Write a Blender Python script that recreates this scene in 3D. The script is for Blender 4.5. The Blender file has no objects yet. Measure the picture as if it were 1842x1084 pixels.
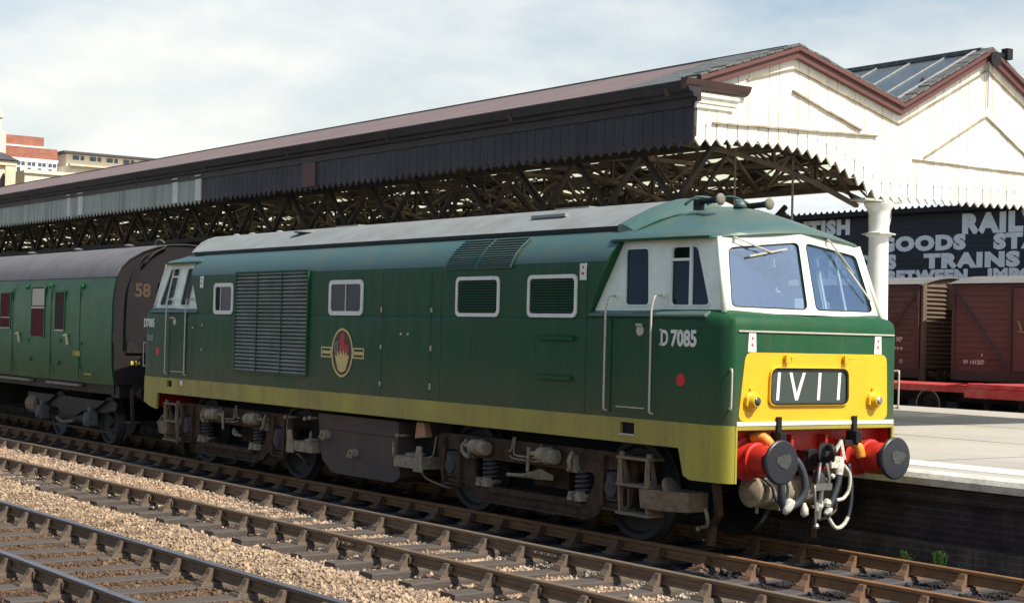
import bpy, bmesh, math, random
import numpy as np
from mathutils import Vector, Matrix
from mathutils.geometry import tessellate_polygon
R = math.radians
sc = bpy.context.scene
COL = sc.collection
rnd = random.Random(7)

# ---------------------------------------------------------------- camera
cam_d = bpy.data.cameras.new("camera"); cam = bpy.data.objects.new("camera", cam_d); COL.objects.link(cam)
cam_d.sensor_fit = 'HORIZONTAL'; cam_d.sensor_width = 36; cam_d.lens = 2906.67/1842*36
cam_d.clip_start = .1; cam_d.clip_end = 2000
yaw, pit, roll = .9437, .0202, .0243
fw = Vector((-math.sin(yaw)*math.cos(pit), math.cos(yaw)*math.cos(pit), math.sin(pit)))
r0 = fw.cross(Vector((0, 0, 1))).normalized(); u0 = r0.cross(fw)
rr = math.cos(roll)*r0+math.sin(roll)*u0; uu = -math.sin(roll)*r0+math.cos(roll)*u0
mw = Matrix((rr, uu, -fw)).transposed().to_4x4(); mw.translation = Vector((19.561, -12.781, 2.2935))
cam.matrix_world = mw
sc.camera = cam
# ---------------------------------------------------------------- world, sun
SUN_EL, SUN_AZ = R(50), R(17)          # azimuth from +x towards +y
w = bpy.data.worlds.new("World"); sc.world = w; w.use_nodes = True
nt = w.node_tree; N = nt.nodes; Lk = nt.links
for n in list(N): N.remove(n)
out = N.new('ShaderNodeOutputWorld'); bg = N.new('ShaderNodeBackground'); bg2 = N.new('ShaderNodeBackground')
sky = N.new('ShaderNodeTexSky'); sky.sky_type = 'NISHITA'; sky.sun_disc = False
sky.sun_elevation = SUN_EL; sky.sun_rotation = R(90)-SUN_AZ; sky.air_density = 1.2; sky.dust_density = 2
bg.inputs[1].default_value = .105
Lk.new(sky.outputs[0], bg.inputs[0])
bg2.inputs[0].default_value = (.97, .97, .92, 1); bg2.inputs[1].default_value = .76
tc = N.new('ShaderNodeTexCoord'); mp = N.new('ShaderNodeMapping'); mp.inputs['Scale'].default_value = (1, 1, 2.6)
mp.inputs['Location'].default_value = (.35, .2, .1)
nz = N.new('ShaderNodeTexNoise'); nz.inputs['Scale'].default_value = 3.0; nz.inputs['Detail'].default_value = 7; nz.inputs['Roughness'].default_value = .55
Lk.new(tc.outputs['Generated'], mp.inputs[0]); Lk.new(mp.outputs[0], nz.inputs['Vector'])
sep = N.new('ShaderNodeSeparateXYZ'); Lk.new(tc.outputs['Generated'], sep.inputs[0])
mr = N.new('ShaderNodeMapRange'); mr.inputs[1].default_value = .0; mr.inputs[2].default_value = .42
mr.inputs[3].default_value = .42; mr.inputs[4].default_value = -.2; Lk.new(sep.outputs[2], mr.inputs[0])
dt = N.new('ShaderNodeVectorMath'); dt.operation = 'DOT_PRODUCT'; dt.inputs[1].default_value = (-.81, .59, 0); Lk.new(tc.outputs['Generated'], dt.inputs[0])
md = N.new('ShaderNodeMapRange'); md.inputs[1].default_value = -.2; md.inputs[2].default_value = .8; md.inputs[3].default_value = -.45; md.inputs[4].default_value = .0; Lk.new(dt.outputs['Value'], md.inputs[0])   # the cloud bank stands beyond the station
a0 = N.new('ShaderNodeMath'); a0.operation = 'ADD'; Lk.new(mr.outputs[0], a0.inputs[0]); Lk.new(md.outputs[0], a0.inputs[1])
ad = N.new('ShaderNodeMath'); ad.operation = 'ADD'; Lk.new(nz.outputs[0], ad.inputs[0]); Lk.new(a0.outputs[0], ad.inputs[1])
cr = N.new('ShaderNodeValToRGB'); cr.color_ramp.elements[0].position = .52; cr.color_ramp.elements[1].position = .80
Lk.new(ad.outputs[0], cr.inputs[0])
mx = N.new('ShaderNodeMixShader'); Lk.new(cr.outputs[0], mx.inputs[0]); Lk.new(bg.outputs[0], mx.inputs[1]); Lk.new(bg2.outputs[0], mx.inputs[2])
Lk.new(mx.outputs[0], out.inputs[0])
sd = bpy.data.lights.new("sun", 'SUN'); sd.energy = 4.4; sd.angle = R(.53); sd.color = (1, .93, .80)
so = bpy.data.objects.new("sun", sd); COL.objects.link(so)
sv = Vector((math.cos(SUN_EL)*math.cos(SUN_AZ), math.cos(SUN_EL)*math.sin(SUN_AZ), math.sin(SUN_EL)))
so.rotation_euler = sv.to_track_quat('Z', 'Y').to_euler(); so.location = (30, 0, 40)
sc.view_settings.view_transform = 'Standard'; sc.view_settings.look = 'None'
sc.view_settings.exposure = .5; sc.view_settings.gamma = 1
sc.cycles.max_bounces = 8; sc.cycles.transparent_max_bounces = 16

# ---------------------------------------------------------------- helpers
def lin(c):
    return tuple(((v/255)/12.92 if v/255 <= .04045 else ((v/255+.055)/1.055)**2.4) for v in c)

def mat(name, rgb, rough=.6, metal=0., dirt=None, damt=.5, scale=3., fine=.12, bump=0., bscale=60., zlo=None, spec=.5, coat=0, stretch=None, streak=None):
    """base colour, patches of dirt (broad noise), fine mottling, bump; zlo=(z0,z1,rgb): grime film towards the foot"""
    m = bpy.data.materials.new(name); m.use_nodes = True
    t = m.node_tree; n = t.nodes; l = t.links; b = n['Principled BSDF']
    b.inputs['Roughness'].default_value = rough; b.inputs['Metallic'].default_value = metal
    b.inputs['Specular IOR Level'].default_value = spec; b.inputs['Coat Weight'].default_value = coat
    co = n.new('ShaderNodeTexCoord'); src = co.outputs['Object']
    if stretch:
        mpn = n.new('ShaderNodeMapping'); mpn.inputs['Scale'].default_value = stretch; l.new(src, mpn.inputs[0]); src = mpn.outputs[0]
    col = n.new('ShaderNodeRGB'); col.outputs[0].default_value = (*rgb, 1); cur = col.outputs[0]
    if dirt:
        a = n.new('ShaderNodeTexNoise'); a.inputs['Scale'].default_value = scale; a.inputs['Detail'].default_value = 6; a.inputs['Roughness'].default_value = .62
        l.new(src, a.inputs['Vector'])
        rp = n.new('ShaderNodeMapRange'); rp.inputs[1].default_value = .42; rp.inputs[2].default_value = .72; rp.inputs[4].default_value = damt
        l.new(a.outputs[0], rp.inputs[0])
        mi = n.new('ShaderNodeMixRGB'); l.new(rp.outputs[0], mi.inputs[0]); l.new(cur, mi.inputs[1]); mi.inputs[2].default_value = (*dirt, 1); cur = mi.outputs[0]
    if streak:                                   # rain-washed dirt runs
        ms = n.new('ShaderNodeMapping'); ms.inputs['Scale'].default_value = (7, 7, .35); l.new(co.outputs['Object'], ms.inputs[0])
        sn = n.new('ShaderNodeTexNoise'); sn.inputs['Scale'].default_value = 1; sn.inputs['Detail'].default_value = 5; sn.inputs['Roughness'].default_value = .65; l.new(ms.outputs[0], sn.inputs['Vector'])
        sr_ = n.new('ShaderNodeMapRange'); sr_.inputs[1].default_value = .5; sr_.inputs[2].default_value = .75; sr_.inputs[4].default_value = streak[1]; l.new(sn.outputs[0], sr_.inputs[0])
        mi = n.new('ShaderNodeMixRGB'); l.new(sr_.outputs[0], mi.inputs[0]); l.new(cur, mi.inputs[1]); mi.inputs[2].default_value = (*streak[0], 1); cur = mi.outputs[0]
    if zlo:
        z0, z1, dc = zlo
        s2 = n.new('ShaderNodeSeparateXYZ'); gp = n.new('ShaderNodeNewGeometry'); l.new(gp.outputs['Position'], s2.inputs[0])
        a2 = n.new('ShaderNodeTexNoise'); a2.inputs['Scale'].default_value = 1.3; a2.inputs['Detail'].default_value = 8; l.new(co.outputs['Object'], a2.inputs['Vector'])
        m1 = n.new('ShaderNodeMapRange'); m1.inputs[1].default_value = z1; m1.inputs[2].default_value = z0; m1.inputs[3].default_value = 0; m1.inputs[4].default_value = 1.0
        l.new(s2.outputs[2], m1.inputs[0])
        mu = n.new('ShaderNodeMath'); mu.operation = 'MULTIPLY'; l.new(m1.outputs[0], mu.inputs[0]); l.new(a2.outputs[0], mu.inputs[1])
        mm = n.new('ShaderNodeMath'); mm.operation = 'MULTIPLY'; l.new(mu.outputs[0], mm.inputs[0]); mm.inputs[1].default_value = 1.15; mm.use_clamp = True
        mi = n.new('ShaderNodeMixRGB'); l.new(mm.outputs[0], mi.inputs[0]); l.new(cur, mi.inputs[1]); mi.inputs[2].default_value = (*dc, 1); cur = mi.outputs[0]
    if fine:
        f = n.new('ShaderNodeTexNoise'); f.inputs['Scale'].default_value = 45; f.inputs['Detail'].default_value = 4; l.new(src, f.inputs['Vector'])
        rg = n.new('ShaderNodeMapRange'); rg.inputs[3].default_value = 1-fine*2; rg.inputs[4].default_value = 1+fine*2; l.new(f.outputs[0], rg.inputs[0])
        mv = n.new('ShaderNodeVectorMath'); mv.operation = 'SCALE'; l.new(cur, mv.inputs[0]); l.new(rg.outputs[0], mv.inputs['Scale']); cur = mv.outputs[0]
        rf = n.new('ShaderNodeMapRange'); rf.inputs[3].default_value = max(.02, rough-.12); rf.inputs[4].default_value = min(1, rough+.12)
        f2 = n.new('ShaderNodeTexNoise'); f2.inputs['Scale'].default_value = 2.2; f2.inputs['Detail'].default_value = 5; l.new(src, f2.inputs['Vector'])
        l.new(f2.outputs[0], rf.inputs[0]); l.new(rf.outputs[0], b.inputs['Roughness'])
    l.new(cur, b.inputs['Base Color'])
    if bump:
        bt = n.new('ShaderNodeTexNoise'); bt.inputs['Scale'].default_value = bscale; bt.inputs['Detail'].default_value = 5; l.new(src, bt.inputs['Vector'])
        bn = n.new('ShaderNodeBump'); bn.inputs['Strength'].default_value = bump; bn.inputs['Distance'].default_value = .02
        l.new(bt.outputs[0], bn.inputs['Height']); l.new(bn.outputs[0], b.inputs['Normal'])
    return m

def brick_mat(name, c1, c2, mortar, scale=1.,  axis='x', bw=.225, bh=.075, rough=.85):
    m = bpy.data.materials.new(name); m.use_nodes = True
    t = m.node_tree; n = t.nodes; l = t.links; b = n['Principled BSDF']; b.inputs['Roughness'].default_value = rough
    co = n.new('ShaderNodeTexCoord'); s = n.new('ShaderNodeSeparateXYZ'); c = n.new('ShaderNodeCombineXYZ'); l.new(co.outputs['Object'], s.inputs[0])
    l.new(s.outputs[0 if axis == 'x' else 1], c.inputs[0]); l.new(s.outputs[2], c.inputs[1])
    bt = n.new('ShaderNodeTexBrick'); bt.inputs['Scale'].default_value = 1; bt.inputs['Brick Width'].default_value = bw*scale; bt.inputs['Row Height'].default_value = bh*scale
    bt.inputs['Mortar Size'].default_value = .008*scale; bt.inputs['Bias'].default_value = -.1
    bt.inputs['Color1'].default_value = (*c1, 1); bt.inputs['Color2'].default_value = (*c2, 1); bt.inputs['Mortar'].default_value = (*mortar, 1)
    l.new(c.outputs[0], bt.inputs['Vector'])
    nz = n.new('ShaderNodeTexNoise'); nz.inputs['Scale'].default_value = 2.5; nz.inputs['Detail'].default_value = 7; l.new(co.outputs['Object'], nz.inputs['Vector'])
    rg = n.new('ShaderNodeMapRange'); rg.inputs[1].default_value = .3; rg.inputs[2].default_value = .7; rg.inputs[3].default_value = .45 if scale == 1 else .85; rg.inputs[4].default_value = 1.5 if scale == 1 else 1.15; l.new(nz.outputs[0], rg.inputs[0])
    mv = n.new('ShaderNodeVectorMath'); mv.operation = 'SCALE'; l.new(bt.outputs[0], mv.inputs[0]); l.new(rg.outputs[0], mv.inputs['Scale'])
    l.new(mv.outputs[0], b.inputs['Base Color'])
    bn = n.new('ShaderNodeBump'); bn.inputs['Strength'].default_value = .5; bn.inputs['Distance'].default_value = .01; bn.invert = True
    l.new(bt.outputs['Fac'], bn.inputs['Height']); l.new(bn.outputs[0], b.inputs['Normal'])
    return m

def glass_mat(name, tint, refl, rough=.02):
    m = bpy.data.materials.new(name); m.use_nodes = True
    t = m.node_tree; n = t.nodes; l = t.links; n.remove(n['Principled BSDF'])
    tr = n.new('ShaderNodeBsdfTransparent'); tr.inputs[0].default_value = (*tint, 1)
    gl = n.new('ShaderNodeBsdfGlossy'); gl.inputs['Roughness'].default_value = rough; gl.inputs[0].default_value = (.78, .88, 1, 1)
    fr = n.new('ShaderNodeLayerWeight'); fr.inputs[0].default_value = .35
    ma = n.new('ShaderNodeMapRange'); ma.inputs[3].default_value = refl; ma.inputs[4].default_value = min(.9, refl*2.2); l.new(fr.outputs['Fresnel'], ma.inputs[0])
    nz = n.new('ShaderNodeTexNoise'); nz.inputs['Scale'].default_value = 1.5; bn = n.new('ShaderNodeBump'); bn.inputs['Strength'].default_value = .04; l.new(nz.outputs[0], bn.inputs['Height']); l.new(bn.outputs[0], gl.inputs['Normal'])
    mx = n.new('ShaderNodeMixShader'); l.new(ma.outputs[0], mx.inputs[0]); l.new(tr.outputs[0], mx.inputs[1]); l.new(gl.outputs[0], mx.inputs[2])
    l.new(mx.outputs[0], n['Material Output'].inputs[0])
    return m

class MB:
    def __init__(s): s.v = []; s.f = []; s.m = []
    def add(s, vs, fs, mi=0):
        o = len(s.v); s.v += [tuple(v) for v in vs]; s.f += [tuple(i+o for i in f) for f in fs]; s.m += [mi]*len(fs); return s
    def box(s, x0, x1, y0, y1, z0, z1, mi=0, M=None):
        vs = [Vector((x, y, z)) for x in (x0, x1) for y in (y0, y1) for z in (z0, z1)]
        if M: vs = [M @ v for v in vs]
        return s.add(vs, [(0, 1, 3, 2), (4, 6, 7, 5), (0, 4, 5, 1), (2, 3, 7, 6), (0, 2, 6, 4), (1, 5, 7, 3)], mi)
    def bar(s, a, b, w, h, mi=0, up=(0, 0, 1)):
        a = Vector(a); b = Vector(b); d = (b-a).normalized(); up = Vector(up)
        if abs(d.dot(up)) > .99: up = Vector((1, 0, 0))
        x = d.cross(up).normalized(); y = x.cross(d)
        vs = [p+x*i*w/2+y*j*h/2 for p in (a, b) for i, j in ((-1, -1), (1, -1), (1, 1), (-1, 1))]
        return s.add(vs, [(3, 2, 1, 0), (4, 5, 6, 7), (0, 1, 5, 4), (1, 2, 6, 5), (2, 3, 7, 6), (3, 0, 4, 7)], mi)
    def rings(s, rs, mi=0, cap=True, closed=True):
        n = len(rs[0]); vs = [p for r in rs for p in r]; fs = []
        for k in range(len(rs)-1):
            for i in range(n if closed else n-1):
                j = (i+1) % n; fs.append((k*n+i, k*n+j, (k+1)*n+j, (k+1)*n+i))
        if cap: fs += [tuple(range(n-1, -1, -1)), tuple((len(rs)-1)*n+i for i in range(n))]
        return s.add(vs, fs, mi)
    def lathe(s, a, b, prof, seg=20, mi=0, cap=True):
        """prof: (t along a->b in metres, radius)"""
        a = Vector(a); d = (Vector(b)-a).normalized(); up = Vector((0, 0, 1)) if abs(d.z) < .9 else Vector((1, 0, 0))
        x = d.cross(up).normalized(); y = x.cross(d)
        rs = [[a+d*t+(x*math.cos(2*math.pi*i/seg)+y*math.sin(2*math.pi*i/seg))*max(r, 1e-4) for i in range(seg)] for t, r in prof]
        return s.rings(rs, mi, cap)
    def cyl(s, a, b, r, seg=14, mi=0, r2=None):
        L = (Vector(b)-Vector(a)).length; return s.lathe(a, b, [(0, r), (L, r if r2 is None else r2)], seg, mi)
    def tube(s, path, r, seg=8, mi=0, smooth=3, radii=None):
        P = [Vector(p) for p in path]
        if smooth and len(P) > 2:
            Q = []
            for i in range(len(P)-1):
                p0 = P[max(i-1, 0)]; p1 = P[i]; p2 = P[i+1]; p3 = P[min(i+2, len(P)-1)]
                for k in range(smooth):
                    t = k/smooth; Q.append(.5*((2*p1)+(p2-p0)*t+(2*p0-5*p1+4*p2-p3)*t*t+(3*p1-p0-3*p2+p3)*t**3))
            P = Q+[P[-1]]
        rs = []; up = None
        for i, p in enumerate(P):
            d = (P[min(i+1, len(P)-1)]-P[max(i-1, 0)]).normalized()
            if up is None: up = Vector((0, 0, 1)) if abs(d.z) < .9 else Vector((0, 1, 0))
            x = d.cross(up)
            if x.length < 1e-4: x = d.cross(Vector((1, 0, .3)))
            x.normalize(); y = x.cross(d).normalized(); up = y
            rs.append([p+(x*math.cos(2*math.pi*k/seg)+y*math.sin(2*math.pi*k/seg))*r for k in range(seg)])
        return s.rings(rs, mi)
    def prism(s, poly, fn, d0, d1, mi=0, holes=()):
        """poly in 2-D (u,v); fn(u,v,d) -> point; solid between depth d0 and d1, with holes"""
        loops = [list(poly)]+[list(h) for h in holes]
        flat = [p for L in loops for p in L]
        tri = tessellate_polygon([[Vector((p[0], p[1], 0)) for p in L] for L in loops])
        n = len(flat); vs = [fn(p[0], p[1], d0) for p in flat]+[fn(p[0], p[1], d1) for p in flat]
        fs = []
        for a, b, c in tri:
            A, B, C_ = flat[a], flat[b], flat[c]
            if (B[0]-A[0])*(C_[1]-A[1])-(B[1]-A[1])*(C_[0]-A[0]) < 0: b, c = c, b
            fs.append((a, b, c)); fs.append((n+a, n+c, n+b))
        o = 0
        for L in loops:
            k = len(L)
            for i in range(k):
                j = (i+1) % k; fs.append((o+i, n+o+i, n+o+j, o+j))
            o += k
        return s.add(vs, fs, mi)
    def sphere(s, c, r, seg=12, mi=0, sc_=(1, 1, 1)):
        c = Vector(c); rs = []
        for k in range(seg//2+1):
            a = math.pi*k/(seg//2); rs.append([c+Vector((r*sc_[0]*max(math.sin(a), .001)*math.cos(2*math.pi*i/seg), r*sc_[1]*max(math.sin(a), .001)*math.sin(2*math.pi*i/seg), r*sc_[2]*math.cos(a))) for i in range(seg)])
        return s.rings(rs, mi)

ORI = {}
def empty(name, loc, label, cat, group=None):
    o = bpy.data.objects.new(name, None); COL.objects.link(o); o.location = loc; o.empty_display_size = .3
    o['label'] = label; o['category'] = cat
    if group: o['group'] = group
    ORI[o.name] = Vector(loc); return o

def build(name, mb, mats, parent=None, smooth=False, origin=None, bevel=0, recalc=True, label=None):
    """link a mesh built in world coordinates; children share their thing's origin"""
    me = bpy.data.meshes.new(name)
    og = ORI[parent.name] if parent is not None else Vector(origin or (0, 0, 0))
    me.from_pydata([tuple(Vector(v)-og) for v in mb.v], [], mb.f)
    if not isinstance(mats, (list, tuple)): mats = [mats]
    for m in mats: me.materials.append(m)
    me.polygons.foreach_set('material_index', mb.m)
    if recalc or bevel:
        bm = bmesh.new(); bm.from_mesh(me)
        if recalc: bmesh.ops.recalc_face_normals(bm, faces=bm.faces)
        bm.to_mesh(me); bm.free()
    if smooth:
        me.polygons.foreach_set('use_smooth', [True]*len(me.polygons))
        if smooth is not True: me.set_sharp_from_angle(angle=R(smooth))
    me.update()
    o = bpy.data.objects.new(name, me); COL.objects.link(o)
    if bevel:
        md = o.modifiers.new('bevel', 'BEVEL'); md.width = bevel; md.segments = 2; md.limit_method = 'ANGLE'; md.angle_limit = R(40)
    if parent is not None:
        o.parent = parent
    else: o.location = og
    ORI[o.name] = og
    if label: o['label'] = label
    return o

def build_each(name, mb, *a, **k):
    """one object for each separate piece in the builder"""
    par = list(range(len(mb.v)))
    def fd(i):
        while par[i] != i: par[i] = par[par[i]]; i = par[i]
        return i
    for f in mb.f:
        for q in f[1:]: par[fd(q)] = fd(f[0])
    G = {}
    for f, mi in zip(mb.f, mb.m): G.setdefault(fd(f[0]), []).append((f, mi))
    for root, L in G.items():
        ids = sorted({q for f, _ in L for q in f}); ix = {q: i for i, q in enumerate(ids)}; n = MB()
        n.v = [mb.v[q] for q in ids]; n.f = [tuple(ix[q] for q in f) for f, _ in L]; n.m = [mi for _, mi in L]
        build(name, n, *a, **k)

def tag(o, label=None, cat=None, group=None, kind=None):
    if label: o['label'] = label
    if cat: o['category'] = cat
    if group: o['group'] = group
    if kind: o['kind'] = kind
    return o

def rrect(u0, u1, v0, v1, r, seg=4):
    P = []
    for cx, cy, a in ((u1-r, v0+r, -90), (u1-r, v1-r, 0), (u0+r, v1-r, 90), (u0+r, v0+r, 180)):
        for k in range(seg+1):
            t = R(a+90*k/seg); P.append((cx+r*math.cos(t), cy+r*math.sin(t)))
    return P

def rpoly(pts, r, seg=4):
    """polygon with rounded corners"""
    P = []; n = len(pts)
    for i in range(n):
        a = Vector(pts[i-1]); b = Vector(pts[i]); c = Vector(pts[(i+1) % n]); d1 = (a-b); d2 = (c-b)
        q = min(r, d1.length*.45, d2.length*.45); s = b+d1.normalized()*q; e = b+d2.normalized()*q
        for k in range(seg+1):
            t = k/seg; P.append(tuple((1-t)**2*s+2*t*(1-t)*b+t*t*e))
    return P

def text(s, name, size, origin, right, up, m, parent, ext=.003, bold=0., xs=1., align='LEFT', spacing=1.):
    cu = bpy.data.curves.new('txt', 'FONT'); cu.body = s; cu.size = size; cu.extrude = ext; cu.offset = bold; cu.align_x = align; cu.space_character = spacing; cu.resolution_u = 3
    o = bpy.data.objects.new('txt', cu); COL.objects.link(o)
    dg = bpy.context.evaluated_depsgraph_get(); me = bpy.data.meshes.new_from_object(o.evaluated_get(dg)); bpy.data.objects.remove(o)
    Rv = Vector(right).normalized(); U = Vector(up).normalized(); Nn = Rv.cross(U)
    M = Matrix((Rv*xs, U, Nn)).transposed().to_4x4(); M.translation = Vector(origin)-(ORI[parent.name] if parent else Vector((0, 0, 0)))
    me.transform(M); me.materials.clear(); me.materials.append(m); me.name = name
    q = bpy.data.objects.new(name, me); COL.objects.link(q)
    if parent: q.parent = parent; ORI[q.name] = ORI[parent.name]
    return q

# surface frames: near side (faces -y), front (faces +x)
def side(y): return lambda u, v, d: (u, y-d, v)
def front(x): return lambda u, v, d: (x+d, u, v)

# ---------------------------------------------------------------- materials
GREEN = mat('loco_green', (.011, .074, .030), .48, dirt=(.026, .082, .040), damt=.6, scale=1.4, fine=.16, zlo=(1.38, 2.05, (.105, .090, .048)), spec=.18, stretch=(2.2, 1, .55), bump=.5, bscale=1.6, streak=((.05, .07, .045), .55))
GREENB = mat('roof_green_skylit', (.060, .128, .118), .38, dirt=(.13, .135, .10), damt=.6, scale=2.2, fine=.06, bump=.04, bscale=3, spec=.45)  # body green lifted to blue-teal; sky reflection painted into the colour
LIME = mat('lime_green', (.36, .32, .042), .5, streak=((.20, .15, .06), .6), dirt=(.24, .17, .05), damt=.75, scale=1.1, fine=.08, stretch=(1, 1, .5))
MINT = mat('window_surround_cream', (.82, .88, .74), .4, dirt=(.5, .55, .42), damt=.5, scale=4, fine=.03)
WHITE = mat('white_paint', (.8, .8, .74), .45, dirt=(.5, .48, .4), damt=.35, scale=5, fine=.04)
YELLOW = mat('warning_yellow', (.76, .45, .014), .42, dirt=(.62, .35, .02), damt=.45, scale=1.8, fine=.03)
RED = mat('buffer_red', (.55, .025, .015), .45, dirt=(.25, .02, .015), damt=.7, scale=5, fine=.08)
REDDOT = mat('route_red', (.6, .01, .012), .5, fine=0)
GREY = mat('roof_grey', (.25, .27, .262), .5, dirt=(.17, .165, .135), damt=.7, scale=2.0, fine=.07, bump=.05, bscale=8)
BLACK = mat('black_paint', (.009, .009, .011), .6, spec=.3, dirt=(.04, .035, .03), damt=.6, scale=9)
DARK = mat('void_dark', (.006, .006, .007), .9, fine=0)
BROWN = mat('underframe_grime', (.080, .052, .034), .9, spec=.15, dirt=(.022, .018, .015), damt=.9, scale=6, fine=.2, bump=.25, bscale=70)
BROWNL = mat('dusty_steel', (.23, .17, .11), .85, dirt=(.09, .065, .045), damt=.8, scale=9, fine=.15, bump=.2, bscale=60)
PALE = mat('brake_dust_pale', (.30, .25, .17), .85, dirt=(.08, .065, .05), damt=.7, scale=10, fine=.15)
STEEL = mat('bright_steel', (.42, .42, .40), .35, .8, dirt=(.2, .17, .13), damt=.5, scale=12)
ORANGE = mat('orange_paint', (.85, .30, .04), .5, dirt=(.5, .2, .05), damt=.5, scale=10)
RUBBER = mat('hose_rubber', (.03, .035, .045), .6, fine=.1)
CANVAS = mat('hose_canvas_white', (.62, .60, .52), .7, dirt=(.2, .18, .15), damt=.8, scale=30)
BUFF = mat('buffer_face', (.017, .019, .026), .45, dirt=(.02, .02, .03), damt=.5, scale=14, fine=.2)
GREASE = mat('grease_patch', (.060, .064, .060), .5, dirt=(.03, .03, .03), damt=.8, scale=25)
TANK = mat('tank_grime', (.098, .070, .054), .85, dirt=(.05, .045, .045), damt=.8, scale=1.8, fine=.3, bump=.3, bscale=110)
GLASS = glass_mat('cab_glass', (.80, .87, .93), .20)
GLASSC = glass_mat('clear_glass', (.93, .95, .95), .03)
GLASSD = glass_mat('side_glass', (.42, .45, .44), .03)
INT = mat('cab_interior_paint', (.035, .045, .040), .8)
SEAT = mat('seat_vinyl', (.03, .03, .035), .6)
GOLD = mat('crest_gold', (.72, .55, .20), .5, dirt=(.45, .3, .1), damt=.6, scale=30)
CRED = mat('crest_red', (.50, .02, .03), .5, dirt=(.25, .01, .02), damt=.6, scale=25)
ALU = mat('handrail_metal', (.52, .50, .42), .5, .1, dirt=(.4, .36, .3), damt=.5, scale=20)
HEAD = mat('panel_glass_dark', (.045, .062, .055), .25, fine=.05)

SLAT = mat('louvre_slat', (.24, .27, .23), .5, dirt=(.07, .11, .08), damt=.6, scale=3)

# ================================================================ SETTING: ground, ballast
def hnoise(x, y, s=1., seed=0):
    return (math.sin(x*2.1*s+seed)*math.cos(y*1.7*s+seed*1.3)+.5*math.sin(x*5.3*s+y*4.1*s+seed*2)+.25*math.sin(x*11.7*s-y*9.3*s+seed))/1.75
Y1, Y2, Y3 = 0., -2.8434, -6.5834          # track centres
def balz(x, y):
    z = -.215+.012*hnoise(x, y, 1.3)
    if -4.35 < y < -1.4:                                   # track beside: stones cover the sleepers at the far end
        k = min(1, max(0, (2.2-x)/5)) if y > -3.7 else min(1, max(0, (-3-x)/5))
        z += .062*k-.03*(1-k)
        if abs(y-(Y2+.7525)) < .18 or abs(y-(Y2-.7525)) < .18: z -= .03*k
    if -4.25 < y < -3.7: z -= .035                        # the ends of the sleepers stay bare
    if -5.4 < y < -4.2:                                    # heap of fresh stones between the two near roads
        k = math.sin((y+5.4)/1.2*math.pi)
        z += (.062+.03*hnoise(x, y, .9, 3))*k*(1 if x < 9 else .6)
    if -1.95 < y < -1.35: z += .02+.02*hnoise(x, y, 2, 5)
    if y > -.1: z -= .01
    return z
def ballast_mat(name, gain=1.):
    m = bpy.data.materials.new(name); m.use_nodes = True
    t = m.node_tree; n = t.nodes; l = t.links; b = n['Principled BSDF']; b.inputs['Roughness'].default_value = .9
    b.inputs['Specular IOR Level'].default_value = .25
    gp = n.new('ShaderNodeNewGeometry'); s = n.new('ShaderNodeSeparateXYZ'); l.new(gp.outputs['Position'], s.inputs[0])
    big = n.new('ShaderNodeTexNoise'); big.inputs['Scale'].default_value = .9; big.inputs['Detail'].default_value = 6; l.new(gp.outputs['Position'], big.inputs['Vector'])
    mu = n.new('ShaderNodeMath'); mu.operation = 'MULTIPLY_ADD'; l.new(big.outputs[0], mu.inputs[0]); mu.inputs[1].default_value = .9; l.new(s.outputs[1], mu.inputs[2])
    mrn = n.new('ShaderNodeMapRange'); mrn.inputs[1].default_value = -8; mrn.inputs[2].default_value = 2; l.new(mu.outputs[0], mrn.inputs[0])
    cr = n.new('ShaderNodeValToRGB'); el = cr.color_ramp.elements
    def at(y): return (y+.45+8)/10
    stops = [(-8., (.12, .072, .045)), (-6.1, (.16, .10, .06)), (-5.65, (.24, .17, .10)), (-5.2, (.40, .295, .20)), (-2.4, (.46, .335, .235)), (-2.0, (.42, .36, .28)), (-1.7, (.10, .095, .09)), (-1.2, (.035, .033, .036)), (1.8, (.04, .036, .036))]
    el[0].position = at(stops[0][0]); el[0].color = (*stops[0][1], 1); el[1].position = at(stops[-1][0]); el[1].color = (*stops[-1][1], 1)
    for y, c in stops[1:-1]:
        e = el.new(at(y)); e.color = (*c, 1)
    l.new(mrn.outputs[0], cr.inputs[0])
    vo = n.new('ShaderNodeTexVoronoi'); vo.inputs['Scale'].default_value = 16; l.new(gp.outputs['Position'], vo.inputs['Vector'])
    sv_ = n.new('ShaderNodeSeparateXYZ'); l.new(vo.outputs['Color'], sv_.inputs[0])
    rg = n.new('ShaderNodeMapRange'); rg.inputs[3].default_value = .62*gain; rg.inputs[4].default_value = 1.3*gain; l.new(sv_.outputs[0], rg.inputs[0])
    sg = n.new('ShaderNodeVectorMath'); sg.operation = 'SCALE'; l.new(cr.outputs[0], sg.inputs[0]); l.new(rg.outputs[0], sg.inputs['Scale'])
    # brown stain patches where oil and rust have fallen
    st = n.new('ShaderNodeTexNoise'); st.inputs['Scale'].default_value = 2.3; st.inputs['Detail'].default_value = 8; st.inputs['Roughness'].default_value = .7; l.new(gp.outputs['Position'], st.inputs['Vector'])
    sr = n.new('ShaderNodeMapRange'); sr.inputs[1].default_value = .48; sr.inputs[2].default_value = .70; sr.inputs[4].default_value = .75; l.new(st.outputs[0], sr.inputs[0])
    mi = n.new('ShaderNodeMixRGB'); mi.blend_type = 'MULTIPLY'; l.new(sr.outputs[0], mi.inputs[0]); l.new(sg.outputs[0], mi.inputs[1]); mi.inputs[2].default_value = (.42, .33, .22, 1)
    l.new(mi.outputs[0], b.inputs['Base Color'])
    bn = n.new('ShaderNodeBump'); bn.inputs['Strength'].default_value = .8; bn.inputs['Distance'].default_value = .03
    l.new(vo.outputs['Distance'], bn.inputs['Height']); l.new(bn.outputs[0], b.inputs['Normal'])
    return m
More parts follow.
